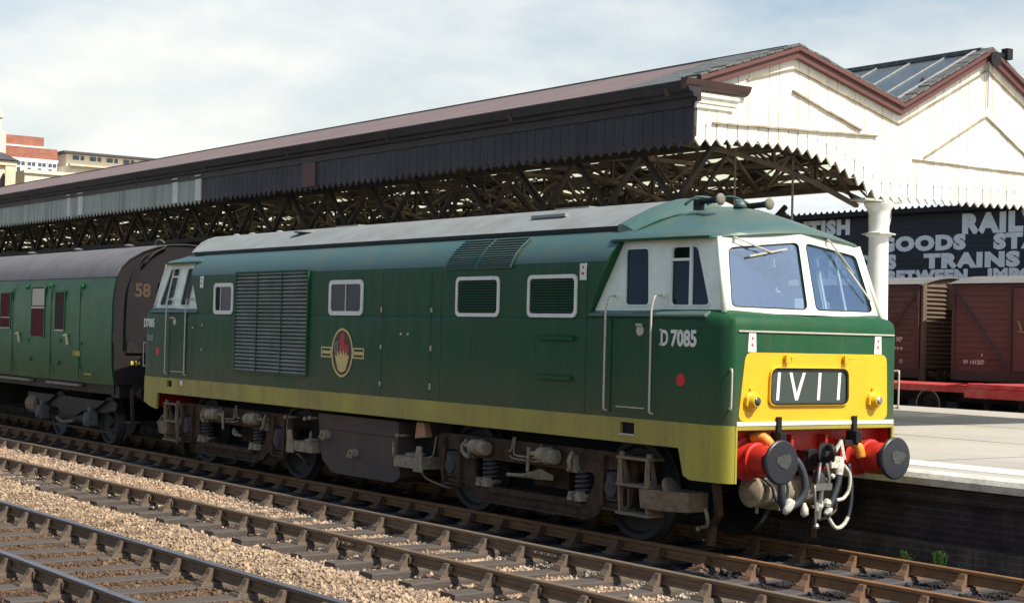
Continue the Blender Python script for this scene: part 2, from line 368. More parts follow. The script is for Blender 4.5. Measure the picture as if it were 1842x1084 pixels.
BAL = ballast_mat('ballast_bed', .62); STONE = ballast_mat('ballast_stone', 1.0)

g = MB()
X0, X1 = -900, 400
prof = [(-500, -.6), (-9.5, -.5), (-9, -.5), (1.9, -.5), (16.9, -.5), (17.0, .34), (26, .34), (600, .34)]
g.rings([[(x, y, z) for x in (X0, -60, 30, X1)] for y, z in prof], cap=False, closed=False)
GROUNDM = mat('bare_ground', (.09, .08, .065), .95, dirt=(.05, .045, .04), damt=.8, scale=.4, bump=.4, bscale=20)
tag(build('ground', g, GROUNDM, recalc=False), kind='structure')

b = MB(); xs = [-40+i*.25 for i in range(int(56/.25)+1)]; ys = [-12+j*.125 for j in range(int(13.75/.125)+1)]
nx = len(xs)
b.v = [(x, y, balz(x, y)) for y in ys for x in xs]
b.f = [(j*nx+i, j*nx+i+1, (j+1)*nx+i+1, (j+1)*nx+i) for j in range(len(ys)-1) for i in range(nx-1)]; b.m = [0]*len(b.f)
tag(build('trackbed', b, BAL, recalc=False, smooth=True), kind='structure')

# loose stones: thousands, nobody could count them
def stones(name, label, y0, y1, dens, smin, smax, seed):
    rs = np.random.RandomState(seed)
    cells = []
    for xa in range(-26, 14):
        # keep what the photograph's frame and a step beside it would see
        ymid = (y0+y1)/2; dist = math.hypot(19.56-xa, -12.78-ymid)
        d = dens*min(1, (17/dist)**1.5)
        k = int(d*(y1-y0)); cells.append(np.stack([xa+rs.rand(k), y0+(y1-y0)*rs.rand(k)], 1))
    P = np.concatenate(cells)
    keep = np.ones(len(P), bool)              # most sleepers lie bare: stones fell between them
    for yc in (0., -2.8434, -6.5834):
        on = (np.abs(P[:, 1]-yc) < 1.31) & (np.abs(((13.4-P[:, 0])/.745+.5) % 1-.5)*.745 < .125)
        bare = np.ones(len(P), bool) if yc != -2.8434 else ((P[:, 1] < -3.7) | (P[:, 0] > 0.5+rs.rand(len(P))*2))
        keep &= ~(on & bare & (rs.rand(len(P)) < (.97 if yc > -6 else .9)))
    P = P[keep]; n = len(P)
    base = np.array([[1, 0, 0], [-1, 0, 0], [0, 1, 0], [0, -1, 0], [0, 0, 1], [0, 0, -1]], float)
    tri = np.array([[0, 2, 4], [2, 1, 4], [1, 3, 4], [3, 0, 4], [2, 0, 5], [1, 2, 5], [3, 1, 5], [0, 3, 5]])
    S = smin+(smax*1.1-smin)*rs.rand(n, 1, 1)**2.2
    V = base[None]*(.65+.6*rs.rand(n, 6, 1))+.28*rs.randn(n, 6, 3)
    V = V*S*(.7+.5*rs.rand(n, 1, 3)); V[:, :, 2] *= .8
    a = rs.rand(n)*6.28; c, s = np.cos(a)[:, None], np.sin(a)[:, None]
    X = V[:, :, 0]*c-V[:, :, 1]*s; Y = V[:, :, 0]*s+V[:, :, 1]*c
    Z0 = np.array([balz(p[0], p[1]) for p in P])
    W = np.stack([X+P[:, :1], Y+P[:, 1:], V[:, :, 2]+Z0[:, None]+S[:, :, 0]*.15], 2).reshape(-1, 3)
    F = (tri[None]+6*np.arange(n)[:, None, None]).reshape(-1)
    me = bpy.data.meshes.new(name); me.vertices.add(len(W)); me.vertices.foreach_set('co', W.reshape(-1))
    nf = n*8; me.loops.add(nf*3); me.loops.foreach_set('vertex_index', F); me.polygons.add(nf)
    me.polygons.foreach_set('loop_start', np.arange(nf)*3); me.polygons.foreach_set('loop_total', np.full(nf, 3)); me.update(calc_edges=True); me.validate()
    me.materials.append(STONE); o = bpy.data.objects.new(name, me); COL.objects.link(o)
    tag(o, label, 'ballast', kind='stuff')
stones('ballast_stones', 'pale pinkish crushed stone heaped between and within the middle track', -5.5, -1.75, 760, .011, .034, 1)
stones('ballast_stones', 'brown oily stones lying in the nearest track', -9.0, -5.5, 420, .010, .031, 2)
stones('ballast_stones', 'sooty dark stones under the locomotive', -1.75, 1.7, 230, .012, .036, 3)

# ================================================================ TRACKS
RUST = mat('rail_rust', (.16, .095, .05), .7, dirt=(.08, .05, .03), damt=.8, scale=5, fine=.15)
RTOP = mat('rail_top_worn', (.22, .16, .10), .5, .2, dirt=(.14, .09, .05), damt=.5, scale=4)
RPOL = mat('rail_top_polished', (.36, .36, .38), .30, .75, dirt=(.25, .2, .16), damt=.4, scale=3)
RORG = mat('rail_orange_rust', (.24, .115, .045), .75, dirt=(.12, .06, .03), damt=.7, scale=6)
SLP = mat('sleeper_wood', (.068, .058, .052), .9, dirt=(.115, .085, .065), damt=.7, scale=5, fine=.25, bump=.5, bscale=30, stretch=(4, .5, 4))
SLPD = mat('sleeper_wood_oily', (.050, .050, .056), .85, dirt=(.09, .085, .08), damt=.6, scale=5, fine=.25, bump=.5, bscale=30, stretch=(4, .5, 4))
CHR = mat('chair_iron', (.12, .085, .055), .85, dirt=(.06, .045, .035), damt=.8, scale=20, fine=.2)
CHRD = mat('chair_iron_dark', (.046, .043, .046), .8, dirt=(.10, .08, .07), damt=.6, scale=14, fine=.2)
CHRO = mat('chair_iron_orange', (.17, .09, .045), .85, dirt=(.05, .045, .045), damt=.9, scale=9, fine=.2)
RAILP = [(-.034, -.008), (-.028, 0), (.028, 0), (.034, -.008), (.034, -.038), (.010, -.052), (.010, -.102), (.033, -.114), (.033, -.142), (-.033, -.142), (-.033, -.114), (-.010, -.102), (-.010, -.052), (-.034, -.038)]
def sleeper_proto(sm, cm, parent, x, yc, k):
    j = lambda a: (rnd.random()-.5)*a
    m = MB(); n = 9; rs = []
    for i in range(n+1):
        y = -1.3+2.6*i/n; w_ = .125+j(.012); t = -.188+j(.008)
        rs.append([(-w_, y, t-.12), (-w_, y, t-.012), (-w_+.014, y, t), (w_-.014, y, t+j(.004)), (w_, y, t-.012), (w_, y, t-.12)])
    m.rings(rs)
    me_o = build('sleeper', m, sm); return me_o
def chair_mesh():
    m = MB()
    m.rings([[(-.10, -.20, -.19), (.10, -.20, -.19), (.10, .20, -.19), (-.10, .20, -.19)], [(-.085, -.185, -.16), (.085, -.185, -.16), (.085, .185, -.16), (-.085, .185, -.16)]])
    for s in (-1, 1):
        rs = []
        for y, h, w_ in ((.04, -.035, .045), (.075, -.035, .05), (.10, -.09, .062), (.16, -.15, .075)):
            rs.append([(-w_, s*y, -.165), (w_, s*y, -.165), (w_*.75, s*y, h), (-w_*.75, s*y, h)])
        m.rings(rs)
        m.lathe((s*.055, s*.15, -.16), (s*.055, s*.15, -.1), [(0, .016), (.03, .016), (.036, .01)], 6)
    m.box(-.075, .075, .035, .058, -.125, -.06)     # wooden key
    return m
def track(idx, yc, sm, cm, rm, tm, label, fish):
    T = empty('railway_track', (-12, yc, 0), label, 'railway track')
    for s in (-1, 1):
        m = MB(); y = yc+s*.7525
        L = [-60, -18.2+s*.1, 0]; m.rings([[(x, y+a, z) for a, z in RAILP] for x in (-60, -30, -14, -6, 0, 4, 8, 16, 26)])
        m.m = [0]*len(m.f)
        for i, f in enumerate(m.f):
            if len(f) == 4 and all(m.v[q][2] > -.01 for q in f): m.m[i] = 1
        build('rail', m, [rm, tm], T, recalc=True)
        if fish:
            m = MB(); xf = fish+s*.9
            for q in (-1, 1):
                m.box(xf-.24, xf+.24, y+q*.012 if q > 0 else y-.034, y+.034 if q > 0 else y-.012, -.10, -.054)
                for k in range(4): m.lathe((xf-.18+.12*k, y+q*.03, -.077), (xf-.18+.12*k, y+q*.07, -.077), [(0, .017), (.025, .017), (.03, .01)], 6)
            build('fishplate', m, BROWNL, T)
    protos = []; ch = None
    n = 0; x = 13.4
    while x > -42:
        if n < 4:
            so_ = sleeper_proto(sm, cm, T, x, yc, n); protos.append(so_)
            if ch is None:
                ch = build('chair', chair_mesh(), cm)
                c1 = ch
            else:
                c1 = ch.copy(); COL.objects.link(c1)
        else:
            so_ = protos[n % 4].copy(); COL.objects.link(so_); c1 = ch.copy(); COL.objects.link(c1)
        so_.parent = T; so_.location = (x+12+(rnd.random()-.5)*.03, (rnd.random()-.5)*.03, 0); so_.rotation_euler = (0, 0, (rnd.random()-.5)*.02)
        c1.parent = so_; c1.location = (0, -.7525, 0); c1.rotation_euler = (0, 0, math.pi)
        c2 = ch.copy(); COL.objects.link(c2); c2.parent = so_; c2.location = (0, .7525, 0); c2.rotation_euler = (0, 0, 0)
        x -= .745; n += 1
track(1, Y1, SLPD, CHRO, RORG, RORG, 'grimy railway track under the green locomotive beside the platform wall', None)
track(2, Y2, SLP, CHR, RUST, RTOP, 'railway track next to the locomotive with pale stones over its sleepers', 4.7)
track(3, Y3, SLP, CHR, RUST, RPOL, 'nearest railway track at bottom left with bare brown sleepers', None)

# ================================================================ PLATFORM
PLAT = mat('platform_asphalt', (.42, .39, .345), .9, dirt=(.28, .262, .235), damt=.7, scale=.5, fine=.1, bump=.15, bscale=50, stretch=(.5, 1.2, 1))
COPE = mat('platform_edge_stone', (.66, .64, .57), .8, dirt=(.2, .2, .18), damt=.7, scale=3, fine=.2, bump=.2)
LINEW = mat('platform_white_band', (.74, .70, .61), .8, dirt=(.5, .46, .38), damt=.5, scale=2.5)
BRK = brick_mat('platform_brick', (.030, .022, .026), (.045, .034, .034), (.060, .055, .05))  # near-black brick tones
BRKL = brick_mat('plinth_brick', (.085, .062, .052), (.06, .05, .044), (.11, .10, .085))
PF = empty('station_platform', (6, 1.6, 0), 'station platform with pale worn surface and sooty brick front wall', 'platform')
m = MB(); m.box(-70, 40, 2.05, 16.95, .55, .848); build('paving', m, PLAT, PF)
m = MB()
x = -70
while x < 40:
    L = .95+rnd.random()*.1
    m.rings([[(x+.006, 1.6, .72), (x+.006, 1.585, .80), (x+.006, 1.62, .853), (x+.006, 2.05, .853), (x+.006, 2.05, .72)], [(x+L, 1.6, .72), (x+L, 1.585, .80), (x+L, 1.62, .853), (x+L, 2.05, .853), (x+L, 2.05, .72)]]); x += L
build('coping', m, COPE, PF)
m = MB(); m.box(-70, 40, 2.5, 3.15, .845, .853); build('white_band', m, LINEW, PF)
m = MB(); m.box(-70, 40, 7.4, 7.45, .846, .8505); m.box(-70, 40, 11.2, 11.26, .846, .8505)
for x in range(-10, 16, 4): m.box(x+.3, x+.34, 3.2, 7.38, .846, .8502)
build_each('paving_joint', m, mat('joint_tar', (.16, .15, .13), .9), PF)
m = MB(); m.box(-70, 40, 1.78, 2.1, -.6, .72); m.box(-70, 40, 1.70, 1.8, .55, .715); build('brick_wall', m, BRK, PF)
m = MB(); x = -70
while x < 40:
    L = .22; m.box(x, x+L-.008, 1.60+rnd.random()*.012, 1.79, -.5, .09-rnd.random()*.01); x += L
build('wall_plinth', m, BRKL, PF)
# weeds at the foot of the wall
LEAF = mat('weed_leaf', (.20, .36, .07), .6, dirt=(.05, .16, .02), damt=.5, scale=20)
for wi, (wx, wy, lab, k) in enumerate(((7.55, 1.42, 'small bright green weed at the foot of the brick wall, the left tuft', 14), (8.0, 1.45, 'bright green weed at the foot of the brick wall, the right tuft', 20))):
    m = MB()
    for i in range(k*4):
        a = rnd.random()*6.28; L = .03+rnd.random()*.07; h = .03+rnd.random()*(.09 if wi == 0 else .15); p = Vector((wx+(rnd.random()-.5)*.12, wy, -.2)); d = Vector((math.cos(a), math.sin(a)*.6, 0)); q = d.cross(Vector((0, 0, 1)))*(.010+rnd.random()*.012)
        m.add([p, p+d*L*.6+q+Vector((0, 0, h+.05)), p+d*L+Vector((0, 0, h+.07)), p+d*L*.6-q+Vector((0, 0, h+.06))], [(0, 1, 2, 3)])
    tag(build('weed', m, LEAF, origin=(wx, wy, -.2), recalc=False), lab, 'weed')

# ================================================================ LOCOMOTIVE
XC, HL = .08, 7.44                        # body centre, half length
LO = empty('diesel_locomotive', (XC, 0, 0), 'green diesel locomotive with yellow front panel and red buffer beam heading the train', 'locomotive')
# --- lower body (waist and below) with rounded corners
def outline(hx, hy, r, seg=8):
    rx = r*2.8; P = []
    for sx, sy, a in ((1, -1, -90), (1, 1, 0), (-1, 1, 90), (-1, -1, 180)):
        for k in range(seg+1):
            t = R(a+90*k/seg); P.append((XC+sx*(hx-rx)+rx*math.cos(t), sy*(hy-r)+r*math.sin(t)))
    return P
m = MB()
lv = [(1.36, HL, 1.32, .13), (2.42, HL, 1.32, .13), (2.50, HL-.015, 1.315, .13), (2.545, HL-.06, 1.29, .13), (2.57, HL-.13, 1.25, .12), (2.60, HL-.20, 1.22, .1)]
m.rings([[(x, y, z) for x, y in outline(a, b_, r)] for z, a, b_, r in lv])
shell = build('body_shell', m, GREEN, LO, smooth=35)
# --- lime band: a long valance each side, deeper at the cab ends
for s in (-1, 1):
    m = MB()
    P = [(HL+XC-.36, 1.408), (HL+XC-.36, .82), (6.98, .82), (6.88, .86), (6.80, 1.14), (-6.62, 1.14), (-6.64, .86), (-6.95, .90), (-HL+XC+.36, .93), (-HL+XC+.36, 1.408)]
    holes = [[(5.84, 1.235), (6.08, 1.235), (6.08, 1.36), (5.84, 1.36)], [(-6.22, 1.26), (-6.03, 1.26), (-6.03, 1.37), (-6.22, 1.37)]]
    m.prism(P, (lambda s: lambda u, v, d: (u, s*(1.326-d), v))(s), 0, .04, holes=holes)
    # rounded return at each corner down to the foot
    for e, zb in ((1, .82), (-1, 1.0)):
        rs = []
        for z in (zb, 1.408):
            rr_ = []
            for q in (0, .03):
                arc = [(XC+e*(HL+.006-.364+(.364-q)*math.sin(R(t))), s*(1.326-.13+(.13-q)*math.cos(R(t))), z+(.14*(1-t/88) if z < 1.05 and e < 0 else 0)*-.5) for t in (0, 12, 24, 36, 48, 60, 72, 88)]
                rr_ += arc if q == 0 else arc[::-1]
            rs.append(rr_)
        m.rings(rs)
        m.box(min(XC+e*HL-e*.012, XC+e*(HL+.012)), max(XC+e*HL-e*.012, XC+e*(HL+.012)), min(s*1.175, s*1.20), max(s*1.175, s*1.20), zb, 1.405)
    # step boxes behind the two foot holes
    build('valance', m, LIME, LO, smooth=30)
    m = MB(); m.box(5.80, 6.12, s*1.15 if s > 0 else -1.28, 1.28 if s > 0 else -1.15, 1.21, 1.40); m.box(-6.25, -6.0, s*1.15 if s > 0 else -1.28, 1.28 if s > 0 else -1.15, 1.24, 1.40)
    build_each('foothole', m, DARK, LO)
    m = MB(); m.box(5.83, 6.09, min(s*1.30, s*1.335), max(s*1.30, s*1.335), 1.222, 1.236); build('foothole_tread', m, ALU, LO)
for e in (1, -1):
    xf = XC+e*(HL+.001)
    m = MB(); a, b_ = sorted((xf-e*.05, xf+e*.012)); m.box(a, b_, -1.192, 1.192, 1.362, 1.408); build('nose_lip', m, LIME, LO, bevel=.006)
    m = MB(); a, b_ = sorted((xf, xf+e*.018)); m.box(a, b_, -1.19, 1.19, 1.410, 1.452); build('nose_trim', m, WHITE, LO)
    m = MB(); a, b_ = sorted((xf, xf+e*.014)); m.box(a, b_, -1.185, 1.185, 2.375, 2.392); build('nose_trim', m, ALU, LO)
# underframe block that the body sits on, plus added black filler for shade beneath
m = MB(); m.box(-7.2, 7.22, -1.20, 1.20, 1.16, 1.352); m.box(-6.9, 7.0, -.5, .5, .8, 1.16); m.box(-6.4, 6.6, -.62, -.55, .35, 1.16); m.box(-1.9, 1.9, -.9, .9, .45, 1.16); build('underframe', m, DARK, LO)
m = MB(); m.box(7.05, 7.06, .10, .26, 2.60, 2.76); build('windscreen_notice', m, WHITE, LO)

# --- upper body with cantrail curve
PR = [(1.32, 2.50), (1.32, 3.05), (1.315, 3.14), (1.29, 3.22), (1.22, 3.33), (1.10, 3.44), (.95, 3.53), (.75, 3.62), (.5, 3.70), (.25, 3.75), (0, 3.765)]
full = [(-y, z) for y, z in PR]+[(y, z) for y, z in PR[-2::-1]]
def xe(z): return 5.19+(z-2.57)*.45
m = MB(); rs = []
for k, e in enumerate((-1, -.97, 0, .97, 1)):
    rs.append([(XC+e*(xe(z)), y, z) for y, z in full])
m.rings(rs)
m.m = []
for f in m.f:
    zs = sum(m.v[q][2] for q in f)/len(f); m.m.append(1 if zs > 3.17 and len(f) == 4 else 0)
build('body_side_and_cantrail', m, [GREEN, GREENB], LO, smooth=40)

# --- cabs
GW = MB()
def cab(e):
    """e=+1 front, -1 rear; u = distance from body centre"""
    X = lambda u: XC+e*u
    # roof over the cab
    rs = []
    for u, top, gy, gz, bl in ((5.36, 3.80, 1.20, 3.375, 0), (5.7, 3.82, 1.20, 3.375, 0), (6.1, 3.80, 1.20, 3.375, 0), (6.5, 3.745, 1.19, 3.375, .0), (6.8, 3.66, 1.165, 3.372, .03), (7.0, 3.575, 1.13, 3.365, .07), (7.13, 3.50, 1.08, 3.36, .14), (7.155, 3.462, 1.05, 3.345, .155)):
        half = []
        for t in (0, .04, .16, .32, .5, .68, .84, 1.):
            y = gy*(1-t); q = 1-(1-t)**2.0
            z = gz+.03*(t > 0)+(top-gz-.03)*(.55*t+.45*math.sin(t*math.pi/2)) if t else gz
            half.append((y, z, bl*(y/gy)**2))
        pts = [(-y, z, d) for y, z, d in half]+[(y, z, d) for y, z, d in half[-2::-1]]
        pts = [(X(u-d), y, z) for y, z, d in pts]
        pts += [(X(u-bl), gy-.06, gz-.005), (X(u-bl), -gy+.06, gz-.005)]
        rs.append(pts)
    m = MB(); m.rings(rs); build('cab_roof', m, GREENB, LO, smooth=40)
    m = MB()
    for s in (-1, 1):
        m.rings([[(X(u), s*y, z) for y, z in ((gy-.01, 3.352), (gy+.022, 3.352), (gy+.022, 3.382), (gy-.01, 3.382))] for u, gy in ((5.42, 1.20), (6.5, 1.192), (6.8, 1.165), (6.95, 1.14))])
    build_each('cab_gutter', m, GREEN, LO)
    # side plates: bilinear map
    def smap(s):
        def f(u, v, d):
            t = (v-2.57)/.80
            ub = 7.235-(.235)*t
            k = (u-5.3)/(7.235-5.3)
            y = (1.262-.115*t)*(1-k)+(1.19-.125*t)*k
            return (X(u), s*(y-d), v)
        return f
    for s in (-1, 1):
        f = smap(s)
        outer = [(5.16, 2.565), (7.235, 2.565), (7.0, 3.365), (5.36, 3.365)]
        h1 = rpoly([(5.69, 2.635), (6.10, 2.635), (5.97, 3.285), (5.58, 3.285)], .05)
        h2 = rpoly([(6.41, 2.635), (7.04, 2.635), (6.73, 3.29), (6.31, 3.29)], .06)
        m = MB(); m.prism(outer, f, 0, .04, holes=[h1, h2]); sp = build('cab_side_frame', m, MINT, LO, smooth=30)
        for nm, h, bars in (('cab_door_window', h1, 0), ('cab_side_window', h2, 1)):
            cx = sum(p[0] for p in h)/len(h); cz = sum(p[1] for p in h)/len(h)
            inn = [(cx+(p[0]-cx)*.93, cz+(p[1]-cz)*.95) for p in h]
            m = MB(); m.prism(h, f, -.012, .02, holes=[inn])
            if bars:
                m.prism([(6.34, 3.125), (6.63, 3.125), (6.625, 3.155), (6.335, 3.155)], f, -.008, .02)
                m.prism([(6.70, 2.645), (6.735, 2.645), (6.635, 3.28), (6.60, 3.28)], f, -.008, .02)
            fr = build(nm, m, MINT if not bars else WHITE, LO)
            m = MB()
            if bars: m.prism([(6.42, 2.645), (6.72, 2.645), (6.64, 3.13), (6.34, 3.13)], f, .012, .018); m.prism([(6.74, 2.645), (7.02, 2.645), (6.72, 3.28), (6.64, 3.28)], f, .012, .018)
            else: m.prism(inn, f, .012, .018)
            build('pane', m, GLASSD if s < 0 else GLASSC, fr)
        # ledge below the cab windows
        m = MB(); m.rings([[(X(u), s*y, z) for y, z in ((1.25, 2.50), (1.345, 2.52), (1.345, 2.545), (1.25, 2.59))] for u in (5.17, 7.10)]); build('waist_ledge', m, GREENB, LO, bevel=.01)
        # inner slant panel that closes body to cab is part of the body end
    # windscreen: two halves in a shallow V
    A = {0: (7.345, 2.575), 1: (7.235, 2.575)}
    for s in (-1, 1):
        def wmap(u, v, d, s=s):            # u 0..1 from centre to corner, v 0..1 up
            b0 = Vector((7.35, 0, 2.575)); b1 = Vector((7.235, 1.19, 2.575)); t0 = Vector((7.145, 0, 3.455)); t1 = Vector((7.0, 1.062, 3.365))
            p = (b0*(1-u)+b1*u)*(1-v)+(t0*(1-u)+t1*u)*v
            nn = ((b1-b0).cross(t0-b0)).normalized(); nn = nn if nn.x > 0 else -nn
            p = p-nn*d
            return (X(p.x), s*p.y, p.z)
        hole = rpoly([(.055, .06), (.915, .075), (.905, .86), (.05, .895)], .07, 5)
        m = MB(); m.prism([(0, 0), (1, 0), (1, 1), (0, 1)], wmap, 0, .045, holes=[hole]); build('windscreen_frame', m, MINT if e < 0 else MINT, LO, smooth=30)
        cx, cz = .48, .47; inn = [(cx+(p[0]-cx)*.985, cz+(p[1]-cz)*.975) for p in hole]
        m = MB(); m.prism(hole, wmap, -.006, .01, holes=[inn]); rb = build('windscreen_seal', m, BLACK, LO)
        m = MB(); m.prism(hole, wmap, .014, .02); build('windscreen', m, GLASS, LO)
        # wiper
        q = lambda u, v, d=-.03: wmap(u, v, d)
        m = MB()
        if s < 0: m.tube([q(.83, .97, -.02), q(.80, .95, -.05), q(.42, .76, -.045)], .009, 6); m.bar(q(.68, .73), q(.22, .81), .012, .02); m.cyl(q(.83, .985, 0), q(.83, .96, -.05), .018)
        else: m.tube([q(.42, .985, -.02), q(.44, .95, -.05), q(.72, .58, -.045)], .009, 6); m.bar(q(.52, .86), q(.90, .22), .012, .02); m.cyl(q(.42, .985, 0), q(.42, .96, -.05), .018)
        build('wiper', m, ALU, LO)
        # corner pillar
        m = MB(); b1 = Vector((X(7.235), s*1.19, 2.572)); t1 = Vector((X(7.0), s*1.062, 3.367)); m.tube([b1, t1], .03, 8, smooth=0); build('corner_pillar', m, MINT, LO, smooth=True)
    # interior
    m = MB(); a, b_ = sorted((X(5.2), X(7.2))); m.box(a, b_, -1.15, 1.15, 1.9, 1.95)
    a, b_ = sorted((X(5.42), X(5.46))); m.box(a, b_, -1.1, 1.1, 1.95, 3.38)
    a, b_ = sorted((X(6.75), X(7.18))); m.box(a, b_, -1.08, 1.08, 2.45, 2.585)
    a, b_ = sorted((X(6.75), X(6.8))); m.box(a, b_, -1.08, 1.08, 1.95, 2.47)
    for y in (.6, -.6): m.box(*sorted((X(6.8), X(7.0))), y-.25, y+.25, 2.58, 2.66)
    build('cab_interior', m, INT, LO)
    for y in (.62, -.62):
        m = MB(); m.box(*sorted((X(6.02), X(6.42))), y-.22, y+.22, 2.22, 2.30); m.box(*sorted((X(5.98), X(6.05))), y-.22, y+.22, 2.30, 2.78); m.cyl((X(6.22), y, 1.95), (X(6.22), y, 2.22), .05); build('cab_seat', m, SEAT, LO, bevel=.02)
    # door, handrails
    for s in (-1, 1):
        yb = 1.32
        m = MB(); f = lambda u, v, d, s=s: (X(u), s*(yb-d), v)
        gap = MB()
        for u in (5.57, 6.25): gap.prism([(u, 1.46), (u+.012, 1.46), (u+.012, 2.50), (u, 2.50)], f, -.0035, .004)
        build_each('door_gap', gap, DARK, LO)
        m.prism(rrect(5.60, 6.235, 1.47, 2.49, .03), f, -.006, .01); dr = build('cab_door', m, GREEN, LO)
        m = MB(); c = (X(6.06), s*1.33, 2.37); m.lathe((X(6.06), s*1.322, 2.37), (X(6.06), s*1.35, 2.37), [(0, .062), (.006, .062), (.008, .05), (.010, .0)], 16); build('handle_plate', m, ALU if s < 0 else ALU, dr)
        m = MB(); m.tube([(X(6.04), s*1.33, 2.42), (X(6.05), s*1.37, 2.43), (X(6.14), s*1.37, 2.425)], .014, 8); build('handle', m, ALU, dr)
        m = MB(); m.prism([(5.68, 1.52), (6.16, 1.52), (6.16, 1.532), (5.68, 1.532)], f, -.014, 0); build('kick_strip', m, ALU, dr)
        for u in (5.525, 6.30):
            m = MB(); m.tube([(X(u), s*1.322, 1.475), (X(u), s*1.372, 1.49), (X(u), s*1.378, 1.6), (X(u), s*1.378, 2.45), (X(u), s*1.372, 2.62), (X(u+.02), s*1.345, 2.735), (X(u+.03), s*1.255, 2.75)], .0125, 8, smooth=2); build('handrail', m, ALU, LO, smooth=True)
            m = MB(); m.lathe((X(u+.03), s*1.225, 2.75), (X(u+.03), s*1.262, 2.75), [(0, .03), (.037, .03)], 10); build('handrail_boss', m, MINT, LO)
        # red route spot and number
        m = MB(); m.lathe((X(6.73), s*1.318, 1.855), (X(6.73), s*1.324, 1.855), [(0, .068), (.006, .068)], 24); build('red_spot', m, REDDOT, LO)
        m = MB(); a, b_ = sorted((X(4.98), X(5.10))); m.box(a, b_, min(s*1.318, s*1.325), max(s*1.318, s*1.325), 2.93, 3.12); wl = build('warning_plate', m, WHITE, LO)
        m = MB(); m.box((a+b_)/2-.012, (a+b_)/2+.012, min(s*1.325, s*1.328), max(s*1.325, s*1.328), 3.06, 3.09); m.box((a+b_)/2-.025, (a+b_)/2+.02, min(s*1.325, s*1.328), max(s*1.325, s*1.328), 2.99, 3.02); build('flash_mark', m, REDDOT, wl)
    HORNM = bpy.data.materials.get('horn_gauze') or mat('horn_gauze', (.20, .185, .15), .8, dirt=(.1, .09, .07), damt=.6, scale=30)
    NUM = mat('number_cream', (.74, .74, .66), .5, fine=.02) if e > 0 else bpy.data.materials['number_cream']
    if e > 0:
        text('D', 'number', .235, (6.475, -1.3225, 2.215), (1, 0, 0), (0, 0, 1), NUM, LO, bold=.006, xs=.72)
        m = MB()
        for z0 in (2.216, 2.368): m.box(6.462, 6.50, -1.3255, -1.3195, z0, z0+.020)
        build_each('number_serif', m, NUM, LO)
        text('7085', 'number', .235, (6.64, -1.3225, 2.215), (1, 0, 0), (0, 0, 1), NUM, LO, bold=.008, xs=.87)
    else:
        text('D7085', 'number', .2, (-7.27, -1.3225, 2.27), (1, 0, 0), (0, 0, 1), NUM, LO, bold=.006, xs=.82)
        m = MB(); m.box(-7.12, -6.84, -1.326, -1.318, 2.02, 2.13); build('data_plate', m, GREENB, LO)
    # nose
    fx = lambda o: (lambda u, v, d: (X(HL+o+d), e*u, v))
    m = MB(); m.prism(rpoly([(-1.165, 1.455), (1.10, 1.455), (1.075, 2.165), (-1.075, 2.165)], .09), fx(.0), 0, .006); yp = build('yellow_panel', m, YELLOW, LO)
    oy = -.14
    box_o = rpoly([(-.61+oy, 1.612), (.60+oy, 1.612), (.59+oy, 2.015), (-.595+oy, 2.015)], .09)
    cx, cz = oy, 1.817; inn = [(cx+(p[0]-cx)*.982, cz+(p[1]-cz)*.95) for p in box_o]
    m = MB(); m.prism(box_o, fx(.006), 0, .03, holes=[inn]); hb = build('headcode_box', m, YELLOW, LO, bevel=.008)
    inn2 = inn; inn3 = [(cx+(p[0]-cx)*.95, cz+(p[1]-cz)*.86) for p in box_o]
    m = MB(); m.prism(inn2, fx(.004), 0, .024, holes=[inn3]); build('seal', m, BLACK, hb)
    m = MB(); m.prism(inn2, fx(.004), 0, .008); build('blind_glass', m, HEAD, hb)
    CODE = bpy.data.materials.get('headcode_white') or mat('headcode_white', (.82, .82, .76), .5, fine=.02)
    bz, tz = 1.672, 1.962; dd = .013
    for L in ([-.475, -.455], [-.195, -.285, -.195, -.085], [.135, .155], [.44, .46]):
        m = MB(); w_ = .021
        P = [(L[0]-w_, bz), (L[0]+w_, bz), (L[1]+w_, tz), (L[1]-w_, tz)] if len(L) == 2 else [(L[0]-w_, bz), (L[0]+w_, bz), (L[3]+w_, tz), (L[3]-w_, tz), (L[0], bz+.07), (L[1]+w_, tz), (L[1]-w_, tz)]
        m.prism([(y+oy, z) for y, z in P], fx(dd), 0, .003); build('headcode_digit', m, CODE, hb)
    for y in (-.99, .86):
        m = MB(); a = (X(HL+.004), e*y, 1.665); bb = (X(HL+.2), e*y, 1.665)
        m.lathe(a, bb, [(0, .105), (.03, .10), (.05, .075), (.085, .068), (.10, .055)], 20); lm = build('marker_lamp', m, YELLOW, LO, smooth=40)
        m = MB(); m.box(*sorted((X(HL+.004), X(HL+.03))), e*y-.03, e*y+.03, 1.74, 1.80); m.box(*sorted((X(HL+.004), X(HL+.05))), e*y-.1, e*y-.075, 1.62, 1.70); build('hinge', m, YELLOW, lm)
        m = MB(); m.lathe((X(HL+.095), e*y, 1.665), (X(HL+.2), e*y, 1.665), [(0, .05), (.012, .045), (.022, .0)], 16); build('lamp_lens', m, HEAD if y < 0 else STEEL, lm, smooth=True)
    for y in (-.50, .39):
        m = MB(); m.box(*sorted((X(HL), X(HL+.05))), e*y-.03, e*y+.03, 2.10, 2.14); m.box(*sorted((X(HL+.035), X(HL+.055))), e*y-.035, e*y+.035, 2.06, 2.15); m.box(*sorted((X(HL), X(HL+.045))), e*y+.05, e*y+.1, 2.11, 2.13); build('lamp_iron', m, YELLOW, LO, bevel=.004)
